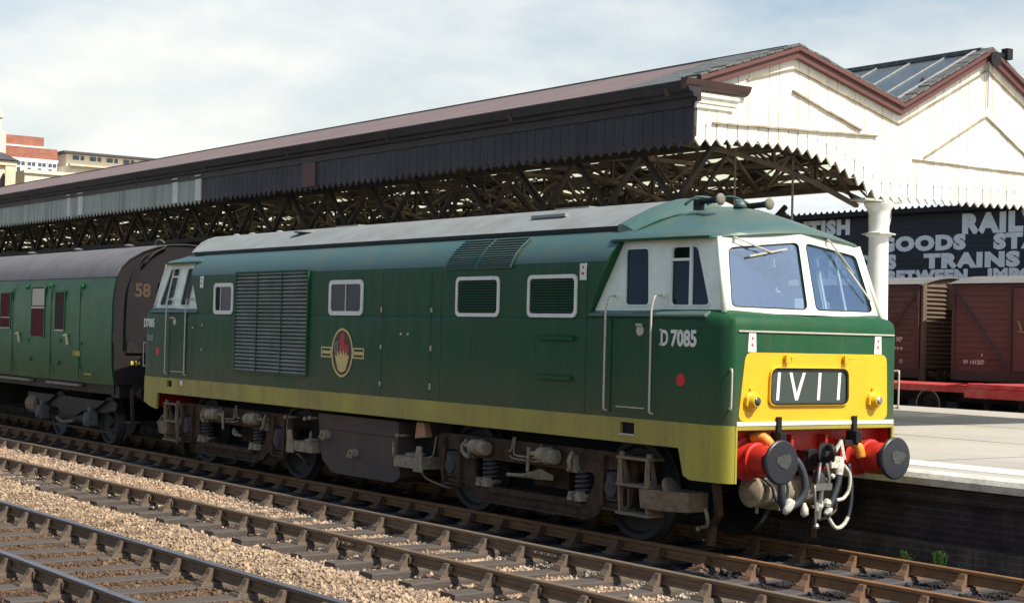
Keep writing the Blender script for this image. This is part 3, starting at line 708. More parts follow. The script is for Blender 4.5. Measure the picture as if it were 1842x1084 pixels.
    for y in (-.985, .93):
        m = MB(); m.prism([(y-.06, 2.17), (y+.06, 2.17), (y+.05, 2.365), (y-.05, 2.365)], fx(.0), 0, .006); wl = build('warning_plate', m, WHITE, LO)
        m = MB(); m.prism([(y-.01, 2.30), (y+.012, 2.30), (y+.012, 2.325), (y-.01, 2.325)], fx(.006), 0, .003); m.prism([(y-.018, 2.235), (y+.015, 2.225), (y+.002, 2.25), (y+.018, 2.268), (y-.012, 2.26)], fx(.006), 0, .003); build('flash_mark', m, REDDOT, wl)
    for y in (-.60, .55):
        m = MB(); m.box(*sorted((X(HL+.01), X(HL+.045))), e*y-.03, e*y+.03, 1.33, 1.50); m.box(*sorted((X(HL-.05), X(HL+.1))), e*y-.045, e*y+.045, 1.21, 1.34); m.box(*sorted((X(HL-.05), X(HL+.06))), e*y-.17, e*y+.04, 1.19, 1.24); build('lamp_bracket', m, BLACK, LO, bevel=.004)
    for y in (-1.235, 1.235):
        m = MB(); m.tube([(X(HL-.06), e*y, 1.98), (X(HL-.0), e*y*1.03, 1.99), (X(HL+.015), e*y*1.03, 1.95), (X(HL+.01), e*y*1.03, 1.6), (X(HL-.0), e*y*1.03, 1.58), (X(HL-.06), e*y, 1.585)], .011, 7, smooth=2); build('nose_handrail', m, ALU, LO, smooth=True)
    # buffer beam and buffers
    m = MB(); a, b_ = sorted((X(HL-.26), X(HL-.20))); m.box(a, b_, -1.25, 1.25, .90, 1.355)
    m.box(*sorted((X(HL-.22), X(HL-.07))), -1.215, -1.195, .90, 1.355); m.box(*sorted((X(HL-.22), X(HL-.07))), 1.195, 1.215, .90, 1.355)
    m.box(*sorted((X(HL-.22), X(HL-.12))), -.35, .35, .92, .99); m.box(*sorted((X(HL-.2), X(HL-.08))), -.3, -.26, .95, 1.3); m.box(*sorted((X(HL-.2), X(HL-.08))), .22, .26, .95, 1.3)
    bb = build('buffer_beam', m, RED, LO, bevel=.006)
    for y in (-.864, .864):
        bs = MB(); a = (X(HL-.20), e*y, 1.055); c = (X(HL+.6), e*y, 1.055)
        bs.lathe(a, c, [(0, .225), (.03, .225), (.035, .20), (.06, .175), (.16, .165), (.17, .185), (.20, .185), (.21, .16), (.40, .155)], 24); bf = build('buffer', bs, RED, LO, smooth=40)
        bs = MB(); bs.lathe((X(HL+.16), e*y, 1.055), c, [(0, .13), (.13, .13), (.14, .19), (.155, .228), (.185, .228), (.195, .216), (.198, .0)], 32); hd = build('buffer_head', bs, BUFF, bf, smooth=30)
        gm = MB(); P = [(y+.02+(.095+.010*math.sin(3*t+y)+.006*math.sin(8*t))*math.cos(t)*1.1, 1.07+(.070+.010*math.sin(3*t+y)+.006*math.sin(8*t))*math.sin(t)) for t in [i*6.283/44 for i in range(44)]]
        gm.prism(P, lambda u, v, d: (X(HL+.3595+d), e*u, v), 0, .003); build('grease_patch', gm, GREASE, bf)
    # coupling hook, screw shackle
    m = MB(); m.box(*sorted((X(HL-.2), X(HL-.02))), -.10, .10, .95, 1.13); m.lathe((X(HL-.1), 0, 1.04), (X(HL+.3), 0, 1.04), [(0, .12), (.04, .12), (.05, .07), (.16, .06)], 14)
    m.tube([(X(HL+.05), 0, 1.04), (X(HL+.16), 0, 1.05), (X(HL+.24), 0, 1.12), (X(HL+.21), 0, 1.19), (X(HL+.15), 0, 1.17)], .035, 8)
    m.lathe((X(HL+.02), .02, 1.10), (X(HL+.3), .05, 1.12), [(0, .03), (.05, .09), (.07, .125), (.085, .125), (.10, .06)], 18)
    hk = build('coupling_hook', m, BLACK, LO, smooth=40)
    m = MB()
    for yy in (-.09, .07): m.tube([(X(HL+.1), yy*.5, 1.02), (X(HL+.12), yy, .86), (X(HL+.1), yy, .72)], .02, 7)
    m.bar((X(HL+.1), -.13, .76), (X(HL+.1), .11, .76), .06, .07); m.cyl((X(HL+.1), -.01, .76), (X(HL+.08), -.04, .42), .026, 8); m.tube([(X(HL+.1), -.13, .76), (X(HL+.15), -.17, .74), (X(HL+.12), -.12, .36)], .013, 6); m.sphere((X(HL+.12), -.11, .35), .035, 8)
    build('screw_coupling', m, STEEL, LO, smooth=40)
    # pipes and hoses
    m = MB(); m.tube([(X(HL-.02), e*-.42, 1.10), (X(HL+.05), e*-.34, 1.03), (X(HL+.08), e*-.27, .88), (X(HL+.09), e*-.26, .72), (X(HL+.07), e*-.34, .60), (X(HL+.04), e*-.44, .55)], .043, 10, smooth=5); h1 = build('vacuum_hose', m, RUBBER, LO, smooth=True)
    m = MB(); m.lathe((X(HL+.06), e*-.42, .63), (X(HL+.05), e*-.52, .48), [(0, .04), (.05, .055), (.12, .05), (.17, .02)], 10); m.lathe((X(HL+.1), e*-.27, .60), (X(HL+.1), e*-.27, .42), [(0, .012), (.06, .04), (.12, .045), (.15, .01)], 8); build('hose_coupling', m, CANVAS, h1, smooth=True)
    m = MB(); m.tube([(X(HL-.02), e*-.52, .92), (X(HL+.03), e*-.55, .82), (X(HL+.03), e*-.53, .62), (X(HL), e*-.47, .52)], .04, 8, smooth=4); build('vacuum_hose', m, RUBBER, LO, smooth=True)
    m = MB(); m.lathe((X(HL+.02), e*.02, .92), (X(HL+.06), e*.0, .60), [(0, .03), (.04, .07), (.13, .075), (.2, .05), (.28, .045), (.32, .02)], 12); build('brake_valve', m, RUBBER, LO, smooth=40)
    m = MB(); m.tube([(X(HL-.02), e*.30, 1.02), (X(HL+.05), e*.30, .95), (X(HL+.07), e*.27, .80), (X(HL+.07), e*.20, .64), (X(HL+.06), e*.14, .52)], .036, 9, smooth=4); build('air_hose', m, RUBBER, LO, smooth=True)
    m = MB(); m.lathe((X(HL+.03), e*.31, 1.02), (X(HL+.07), e*.28, .86), [(0, .05), (.06, .06), (.1, .05), (.16, .04)], 10); m.bar((X(HL+.02), e*.12, 1.0), (X(HL+.04), e*.36, 1.02), .05, .09); m.bar((X(HL+.03), e*.17, 1.02), (X(HL+.04), e*.34, 1.24), .02, .035); m.bar((X(HL+.03), e*.34, 1.24), (X(HL+.04), e*.39, 1.03), .02, .035)
    m.lathe((X(HL-.02), e*.17, 1.04), (X(HL+.08), e*.17, 1.04), [(0, .05), (.08, .06), (.1, .03)], 10); m.box(*sorted((X(HL), X(HL+.08))), e*.22-.07, e*.22+.07, .95, 1.07)
    m.sphere((X(HL+.05), e*.2, .86), .03, 8); m.sphere((X(HL+.07), e*.10, .58), .05, 8); m.lathe((X(HL+.07), e*.0, .62), (X(HL+.07), e*-.05, .48), [(0, .03), (.06, .05), (.13, .03)], 8); m.lathe((X(HL+.07), e*.16, .52), (X(HL+.07), e*.07, .46), [(0, .03), (.05, .045), (.1, .02)], 8)
    build('air_cock', m, CANVAS, LO, smooth=40)
    m = MB(); m.tube([(X(HL+.05), e*.36, .98), (X(HL+.07), e*.44, .88), (X(HL+.06), e*.45, .72), (X(HL+.05), e*.38, .62), (X(HL+.05), e*.27, .60)], .020, 8, smooth=5); build('jumper_cable', m, CANVAS, LO, smooth=True)
    m = MB(); m.tube([(X(HL+.0), e*.50, .98), (X(HL+.03), e*.52, .75), (X(HL+.03), e*.50, .48), (X(HL+.03), e*.42, .34), (X(HL+.03), e*.30, .30), (X(HL+.03), e*.20, .38), (X(HL+.03), e*.16, .48)], .022, 8, smooth=5)
    m.m = [1 if min(m.v[q][2] for q in f) < .40 else 0 for f in m.f]; build('jumper_cable', m, [RUBBER, CANVAS], LO, smooth=True)
    m = MB(); m.tube([(X(HL-.05), e*-.78, .88), (X(HL-.0), e*-.66, .78), (X(HL), e*-.62, .68), (X(HL), e*-.55, .60), (X(HL), e*-.45, .62), (X(HL), e*-.42, .75), (X(HL-.04), e*-.44, .88)], .017, 7, smooth=4); build('control_cable', m, RUBBER, LO, smooth=True)
    for (y, z0) in ((-.76, 1.24), (.60, 1.17)):
        m = MB(); m.tube([(X(HL-.15), e*y-.06, z0+.03), (X(HL-.05), e*y-.02, z0+.05), (X(HL+.02), e*y+.03, z0-.01), (X(HL+.03), e*y+.06, z0-.12)], .055, 10, smooth=4)
        build('pipe_elbow', m, ORANGE, LO, smooth=True)
    # air reservoir across the frame, below the beam
    m = MB(); yv = -1.10*e
    m.lathe((X(HL-.32), -.72*e-.0, .69), (X(HL-.32), .30*e, .69), [(0, .02), (.02, .13), (.06, .165), (.92, .165), (.96, .13), (.98, .02)], 20); m.tube([(X(HL-.32), -.60*e, .86), (X(HL-.14), -.58*e, .78), (X(HL-.15), -.58*e, .62)], .02, 6); m.box(*sorted((X(HL-.5), X(HL-.14))), *sorted((-.40*e, -.35*e)), .50, .88); m.tube([(X(HL-.32), -.55*e, .53), (X(HL-.32), -.55*e, .46)], .02, 6, smooth=0)
    build('air_reservoir', m, PALE, LO, smooth=40)
    for s in (-1, 1):
        m = MB(); m.rings([[(X(u), s*y_, z), (X(u+.05), s*y_, z), (X(u+.05), s*(y_-.09), z), (X(u), s*(y_-.09), z)] for u, y_, z in ((6.86, 1.0, .95), (6.88, .96, .62), (6.82, .88, .42), (6.66, .82, .30), (6.64, .82, .08))]); build('guard_iron', m, BROWN, LO)
    # horns
    if e > 0:
        for y, L, k in ((-.42, .38, 0), (.36, .36, 0)):
            m = MB(); a = Vector((6.02, y, 3.835)); c = Vector((6.02+L, y, 3.845)); m.lathe(a, c, [(0, .03), (.05, .035), (L*.7, .035), (L*.85, .042), (L*.97, .064), (L, .066)], 14); m.box(6.0, 6.1, y-.04, y+.04, 3.74, 3.86); hn = build('horn', m, BLACK, LO, smooth=40)
            m = MB(); m.sphere(c+Vector((.0, 0, 0)), .070, 14, sc_=(.45, 1, 1)); build('horn_mouth', m, HORNM, hn, smooth=True)
        m = MB(); m.tube([(5.95, -.2, 3.82), (5.98, -.05, 3.90), (6.1, .05, 3.92), (6.3, .1, 3.84)], .014, 6); m.tube([(5.9, -.5, 3.80), (6.0, -.42, 3.89), (6.1, -.25, 3.88)], .016, 6); m.lathe((6.3, -.02, 3.78), (6.3, -.02, 3.9), [(0, .08), (.05, .06), (.1, .02)], 10); build('horn_pipe', m, GREENB, LO, smooth=True)
cab(1); cab(-1)

# --- grey roof hatches with joints, slanted at both ends
HP = [(.985, 3.505), (.985, 3.56), (.80, 3.665), (.6, 3.765), (.4, 3.84), (.2, 3.895), (0, 3.915)]
HF = [(-y, z) for y, z in HP]+[(y, z) for y, z in HP[-2::-1]]
joints = [-6.30, -3.9, -1.4, .5, 2.2, 3.85, 5.42]
for i in range(6):
    a, c = joints[i]+.008, joints[i+1]-.008; m = MB(); rs = []
    for t in (0, 1):
        row = []
        for y, z in HF:
            x = (a, c)[t]
            if i == 0 and t == 0: x = -5.98-(z-3.5)*2.2
            if i == 5 and t == 1: x = 5.45-(z-3.5)*.10
            dz = -.012 if False else 0
            row.append((x, y, z+dz))
        rs.append(row)
    m.rings(rs); build('roof_hatch', m, GREY, LO, smooth=40)
m = MB(); m.rings([[(x, y, z-.012) for y, z in HF] for x in (-5.9, 5.40)]); build('hatch_bed', m, BLACK, LO, smooth=40)
m = MB(); m.bar((-6.0, -.992, 3.535), (5.5, -.992, 3.535), .02, .05); m.bar((-6.0, .992, 3.535), (5.5, .992, 3.535), .02, .05); build('hatch_seal', m, BLACK, LO)
# sloping fairing between hatch and front cab roof
for e in (1,):
    m = MB(); rs = []
    for u, k, yk in ((5.46, 1.012, 1.02), (5.56, 1.005, 1.035), (5.78, .0, 1.0)):
        row = []
        for y, z in HF:
            z2 = 3.52+(z-3.52)*1.02+.01
            zr = 3.375+.03+(3.82-3.405)*(.55*(1-abs(y)/1.2)+.45*math.sin((1-abs(y)/1.2)*math.pi/2))-.02
            zz = z2 if k else min(zr, z2)
            row.append((u-(abs(y)/.985)**3*.12, y*yk, zz))
        row += [(u-.12, .985*yk, 3.40), (u-.12, -.985*yk, 3.40)]
        rs.append(row)
    m.rings(rs); build('hatch_fairing', m, GREENB, LO, smooth=50)
m = MB(); m.box(3.2, 3.9, -.66, -.60, 3.752, 3.79, M=None); m.box(2.9, 3.6, -.05, .3, 3.915, 3.935); m.lathe((-3.0, -.45, 3.81), (-3.0, -.45, 3.85), [(0, .22), (.02, .22), (.03, .18)], 20); m.box(-2.9, -2.2, 0, .2, 3.91, 3.94)
for x in (-6.2, -5.6, -4.6): m.lathe((x, -.1, 3.86), (x, -.1, 3.98), [(0, .07), (.05, .07), (.07, .03)], 10)
build_each('roof_fitting', m, GREY, LO)

# --- near-side details (and the same on the far side)
for s in (-1, 1):
    f = lambda u, v, d, s=s: (u, s*(1.32-d), v)
    # large radiator louvre
    P0 = [(-3.66, 1.62), (-1.30, 1.62), (-1.30, 3.155), (-3.66, 3.155)]
    m = MB(); m.prism(P0, f, -.002, .002); lg = build('radiator_louvre', m, DARK, LO)
    m = MB(); n = 27
    for i in range(n):
        z = 1.635+(3.12-1.635)*i/(n-1)
        m.rings([[(x, s*1.322, z-.012), (x, s*1.347, z-.002), (x, s*1.347, z+.006), (x, s*1.322, z+.030)] for x in (-3.65, -1.31)])
    build('slats', m, SLAT, lg)
    m = MB()
    for x in (-3.66, -2.92, -2.12, -1.31): m.box(x-.012, x+.012, min(s*1.32, s*1.352), max(s*1.32, s*1.352), 1.61, 3.16)
    m.box(-3.67, -1.3, min(s*1.32, s*1.352), max(s*1.32, s*1.352), 1.60, 1.622); m.box(-3.67, -1.3, min(s*1.32, s*1.352), max(s*1.32, s*1.352), 3.145, 3.165); build('louvre_frame', m, GREEN, lg)
    # louvred windows
    for x0, x1 in ((4.09, 5.00), (2.56, 3.47)):
        o_ = rrect(x0-.02, x1+.02, 2.50, 3.0, .075); i_ = rrect(x0+.025, x1-.025, 2.545, 2.955, .05)
        m = MB(); m.prism(o_, f, -.016, .01, holes=[i_]); fr = build('louvred_window', m, WHITE, LO, smooth=30)
        m = MB(); m.prism(i_, f, -.0015, .005); build('backing', m, DARK, fr)
        m = MB()
        for i in range(12): z = 2.565+i*.0325; m.rings([[(x, s*1.321, z-.006), (x, s*1.334, z), (x, s*1.334, z+.005), (x, s*1.321, z+.018)] for x in (x0+.03, x1-.03)])
        build('louvre', m, GREEN, fr)
    for x0, x1, mid in ((-.70, .23, 1), (-4.47, -3.79, 0)):
        o_ = rrect(x0-.01, x1+.01, 2.50, 3.0, .08); i_ = rrect(x0+.05, x1-.05, 2.56, 2.94, .05)
        m = MB(); m.prism(o_, f, -.016, .01, holes=[i_]); fr = build('body_window', m, WHITE, LO, smooth=30)
        m = MB(); xm = (x0+x1)/2 if mid else x0+.24; m.box(xm-.014, xm+.014, min(s*1.318, s*1.333), max(s*1.318, s*1.333), 2.56, 2.94); build('glazing_bar', m, ALU, fr)
        m = MB(); m.prism(i_, f, -.002, .004); build('pane', m, mat('dark_pane', (.030, .030, .060), .25, fine=.05, spec=.25) if not bpy.data.materials.get('dark_pane') else bpy.data.materials['dark_pane'], fr)
        if not mid: m = MB(); m.prism([(x0+.06, 2.57), (xm-.015, 2.57), (xm-.015, 2.93), (x0+.06, 2.93)], f, -.004, .0); build('open_gap', m, DARK, fr)
    # louvre let into the cantrail slope
    def g2(u, v, d, s=s):            # v 0..1 along the curve from z 3.1 to 3.45
        pts = [(1.32, 3.09), (1.31, 3.16), (1.28, 3.245), (1.21, 3.345), (1.09, 3.455)]
        t = v*4; i = min(int(t), 3); t -= i; y = pts[i][0]*(1-t)+pts[i+1][0]*t; z = pts[i][1]*(1-t)+pts[i+1][1]*t
        return (u+.1*v, s*(y-d), z-d*.6)
    m = MB()
    for i in range(8):
        v0, v1 = i/8, (i+1)/8
        a, b_, c, d_ = g2(2.30, v0, -.004), g2(3.72, v0, -.004), g2(3.72, v1, -.004), g2(2.30, v1, -.004); m.add([a, b_, c, d_], [(0, 1, 2, 3)])
    rg_ = build('cantrail_louvre', m, DARK, LO)
    m = MB()
    for i in range(14):
        v = i/13; m.bar(g2(2.30, v, -.016), g2(3.72, v, -.016), .022, .012, up=(0, s*-.7, .7))
    for u in (2.30, 3.0, 3.72):
        for i in range(4): m.bar(g2(u, i/4, -.018), g2(u, (i+1)/4, -.018), .02, .016, up=(1, 0, 0))
    build('slats', m, GREENB, rg_)
    # grab ledges
    for x0, x1, z in ((4.31, 4.99, 2.27), (4.30, 4.96, 1.81)):
        m = MB(); m.rings([[(x, s*1.315, z-.035), (x, s*1.358, z-.03), (x, s*1.36, z+.01), (x, s*1.315, z+.03)] for x in (x0, x1)]); build('side_step', m, GREEN, LO)
    # panel seams, small catches
    m = MB()
    for x, z0, z1 in ((.74, 2.05, 2.11), (.74, 1.55, 1.61), (.735, 2.55, 2.62), (1.98, 1.55, 1.63), (1.98, 2.05, 2.12), (1.98, 2.55, 2.61), (-4.9, 1.9, 1.94), (-4.9, 2.3, 2.34)): m.box(x-.012, x+.012, min(s*1.318, s*1.332), max(s*1.318, s*1.332), z0, z1)
    for x, z in ((1.25, 2.26), (1.42, 2.26), (-5.25, 2.27)): m.lathe((x, s*1.32, z), (x, s*1.34, z), [(0, .02), (.018, .016)], 8)
    build_each('door_catch', m, ALU, LO)
    m = MB()
    for x in (.75, 1.97, -5.45, 2.2, 5.2): m.box(x-.004, x+.004, min(s*1.3185, s*1.3212), max(s*1.3185, s*1.3212), 1.42, 3.08)
    build_each('panel_seam', m, BLACK, LO)
    m = MB()
    for x in (-4.9, -3.5, -2.6, -.95, -.55, .35, 1.3, 3.9, 6.55): m.box(x-.05, x+.05, min(s*1.325, s*1.3305), max(s*1.325, s*1.3305), 1.19, 1.24)
    build_each('jacking_plate', m, LIME, LO)
    m = MB(); m.box(-5.66, -5.58, min(s*1.32, s*1.34), max(s*1.32, s*1.34), 1.30, 1.38); build('socket_cover', m, WHITE, LO)

# --- crest: oval in a gold line with side bars, red beast above a gold crown
def ell(cx, cz, a, b_, n=32): return [(cx+a*math.cos(2*math.pi*i/n), cz+b_*math.sin(2*math.pi*i/n)) for i in range(n)]
cx, cz = -.30, 1.975; f = side(-1.32)
f = lambda u, v, d: (u, -1.32+d*-1, v)
CR = MB(); CR.prism(ell(cx, cz, .30, .345), f, 0, .004); crest = build('crest', CR, mat('crest_ground', (.05, .03, .015), .5), LO)
m = MB(); m.prism(ell(cx, cz, .30, .345), f, .004, .009, holes=[ell(cx, cz, .27, .315)])
for s in (-1, 1):
    a, c = sorted((cx+s*.30, cx+s*.60)); m.prism([(a, cz-.075), (c, cz-.075), (c, cz+.075), (a, cz+.075)], f, .002, .008, holes=[[(a+.022, cz-.055), (c-.022, cz-.055), (c-.022, cz+.055), (a+.022, cz+.055)]])
    m.box(a+.03, c-.03, -1.325, -1.32, cz-.022, cz+.022)
build('crest_gold_line', m, GOLD, crest)
m = MB(); K = .345/.345
crown = [(-.10, -.25), (.10, -.25), (.16, -.13), (.20, -.02), (.15, -.06), (.12, .02), (.08, -.05), (.04, .045), (0, -.04), (-.04, .045), (-.08, -.05), (-.12, .02), (-.15, -.06), (-.20, -.02), (-.16, -.13)]
m.prism([(cx+x, cz+y) for x, y in crown], f, .004, .008); m.prism(ell(cx, cz-.245, .085, .028, 14), f, .008, .011); build('crest_crown', m, GOLD, crest)
m = MB(); beast = [(-.11, .0), (-.06, .10), (-.10, .17), (-.05, .20), (-.03, .26), (.0, .295), (.05, .27), (.07, .21), (.05, .15), (.12, .10), (.17, .12), (.19, .04), (.15, -.02), (.10, .0), (.06, -.01), (.0, .04), (-.05, .0)]
m.prism([(cx+x, cz+y) for x, y in beast], f, .004, .0075); build('crest_beast', m, CRED, crest)
m = MB(); m.prism(ell(cx-.165, cz+.07, .055, .09, 18), f, .0045, .0085, holes=[ell(cx-.165, cz+.07, .030, .06, 18)]); m.prism(ell(cx-.165, cz+.07, .012, .03, 10), f, .0045, .008); build('crest_wheel', m, GREY, crest)

# --- driver seated in the leading cab
def person_at(px, py, pz, face=1):
    P = empty('person', (px, py, pz), 'driver in dark blue jacket seated behind the locomotive windscreen', 'person')
    SK = mat('skin', (.45, .27, .19), .6, fine=.03); OV = mat('driver_jacket', (.03, .05, .10), .8, dirt=(.05, .06, .09), damt=.4)
    HR = mat('cap_cloth', (.02, .02, .03), .8)
    verts = [(0, 0, .52), (.02, 0, .72), (.03, 0, .92), (.03, 0, 1.02), (.04, 0, 1.10),
             (.03, .18, .98), (.12, .23, .74), (.36, .18, .66), (.03, -.18, .98), (.12, -.23, .74), (.36, -.18, .66),
             (.05, .1, .50), (.45, .12, .50), (.50, .12, .06), (.62, .12, .03), (.05, -.1, .50), (.45, -.12, .50), (.50, -.12, .06), (.62, -.12, .03)]
    edges = [(0, 1), (1, 2), (2, 3), (3, 4), (2, 5), (5, 6), (6, 7), (2, 8), (8, 9), (9, 10), (0, 11), (11, 12), (12, 13), (13, 14), (0, 15), (15, 16), (16, 17), (17, 18)]
    rad = [.16, .15, .15, .07, .055, .075, .05, .036, .075, .05, .036, .09, .07, .05, .04, .09, .07, .05, .04]
    hands = []
    for s, base in ((1, 7), (-1, 10)):
        b0 = Vector(verts[base]); verts.append(tuple(b0+Vector((.09, -s*.01, -.01)))); edges.append((base, len(verts)-1)); rad.append(.034); palm = len(verts)-1
        for k in range(4):
            q = b0+Vector((.13, s*(-.035+.022*k), -.012)); verts.append(tuple(q)); edges.append((palm, len(verts)-1)); rad.append(.009)
            verts.append(tuple(q+Vector((.035+.006*(k in (1, 2)), 0, -.018)))); edges.append((len(verts)-2, len(verts)-1)); rad.append(.0085)
        q = b0+Vector((.09, -s*.045, .0)); verts.append(tuple(q)); edges.append((palm, len(verts)-1)); rad.append(.010)
    me = bpy.data.meshes.new('person_body'); me.from_pydata(verts, edges, []); o = bpy.data.objects.new('tmp', me); COL.objects.link(o)
    sk = o.modifiers.new('s', 'SKIN'); sl = me.skin_vertices[0].data
    for i, r in enumerate(rad): sl[i].radius = (r, r)
    sl[0].use_root = True
    o.modifiers.new('u', 'SUBSURF').levels = 1
    dg = bpy.context.evaluated_depsgraph_get(); bm_ = bpy.data.meshes.new_from_object(o.evaluated_get(dg)); bpy.data.objects.remove(o)
    # head with nose, ears, chin
    h = MB(); rs = []; n = 20
    for zz, rx, ry, off in ((-.135, .02, .02, .02), (-.125, .05, .045, .025), (-.09, .072, .06, .015), (-.04, .09, .07, .006), (.0, .098, .075, 0), (.04, .10, .078, -.004), (.08, .092, .074, -.008), (.115, .065, .055, -.008), (.13, .02, .02, -.008)):
        row = []
        for i in range(n):
            a = 2*math.pi*i/n; x = rx*math.cos(a)+off; y = ry*math.sin(a)
            if i in (0,) and -.06 < zz < .03: x += .026 if zz < -.01 else .012
            if i in (1, n-1, 2, n-2) and abs(zz-.0) < .02: x -= .010
            if i in (5, 15) and -.05 < zz < .05: y += .016*(1 if i == 5 else -1)
            row.append((x+.05, y, zz+1.235))
        rs.append(row)
    h.rings(rs)
    bme = MB(); bme.v = [tuple(v.co) for v in bm_.vertices]; bme.f = [tuple(p.vertices) for p in bm_.polygons]; bme.m = [0 if (sum(bm_.vertices[q].co.z for q in p.vertices)/len(p.vertices) > 1.04 or (p.center.x > .38 and p.center.z > .58)) else 1 for p in bm_.polygons]
    bme.add(h.v, h.f, 0)
    bme.v = [(px+face*x, py+y, pz+z) for x, y, z in bme.v]
    build('person_body', bme, [SK, OV], P, smooth=True)
    c = MB(); c.lathe((px+face*.04, py, pz+1.30), (px+face*.04, py, pz+1.40), [(0, .103), (.03, .112), (.055, .118), (.07, .09), (.08, .0)], 18); c.rings([[(px+face*(.04+.10*math.cos(R(t))*1.0), py+.09*math.sin(R(t)), pz+1.305) for t in range(-60, 61, 20)]+[(px+face*(.05+.16*math.cos(R(t))), py+.08*math.sin(R(t)), pz+1.29) for t in range(60, -61, -20)], [(px+face*(.04+.10*math.cos(R(t))*1.0), py+.09*math.sin(R(t)), pz+1.312) for t in range(-60, 61, 20)]+[(px+face*(.05+.16*math.cos(R(t))), py+.08*math.sin(R(t)), pz+1.297) for t in range(60, -61, -20)]])
    build('peaked_cap', c, HR, P, smooth=40)
person_at(6.28, .62, 1.76)

# ---------------------------------------------------------------- wheels, bogies, tanks of the locomotive
TYRE = mat('wheel_grime', (.020, .019, .024), .6, dirt=(.04, .032, .03), damt=.6, scale=8, fine=.15)
TREAD = mat('wheel_tread', (.3, .3, .31), .3, .8, fine=.05)
def wheel(x, s, r, parent, zc=None, name='wheel'):
    z = r if zc is None else zc; y0 = s*.68; y1 = s*.815
    m = MB(); a = (x, s*.66, z); c = (x, s*.82, z)
    m.lathe(a, c, [(0, .07), (.0, r+.03), (.03, r+.03), (.036, r), (.145, r-.006), (.15, r-.07), (.13, r-.08), (.105, r-.1), (.10, .16), (.15, .12), (.155, .0)], 40)
    m.m = [1 if (abs(math.hypot(m.v[f[0]][0]-x, m.v[f[0]][2]-z)-r) < .008 and abs(math.hypot(m.v[f[2]][0]-x, m.v[f[2]][2]-z)-r) < .008) else 0 for f in m.f]
    return build(name, m, [TYRE, TREAD], parent, smooth=30)
def coil(m, x, y, z0, z1, r, w_, turns=4, mi=0):
    n = turns*12; m.tube([(x+r*math.cos(2*math.pi*i/12), y+r*math.sin(2*math.pi*i/12), z0+(z1-z0)*i/n) for i in range(n+1)], w_, 6, mi, smooth=0)
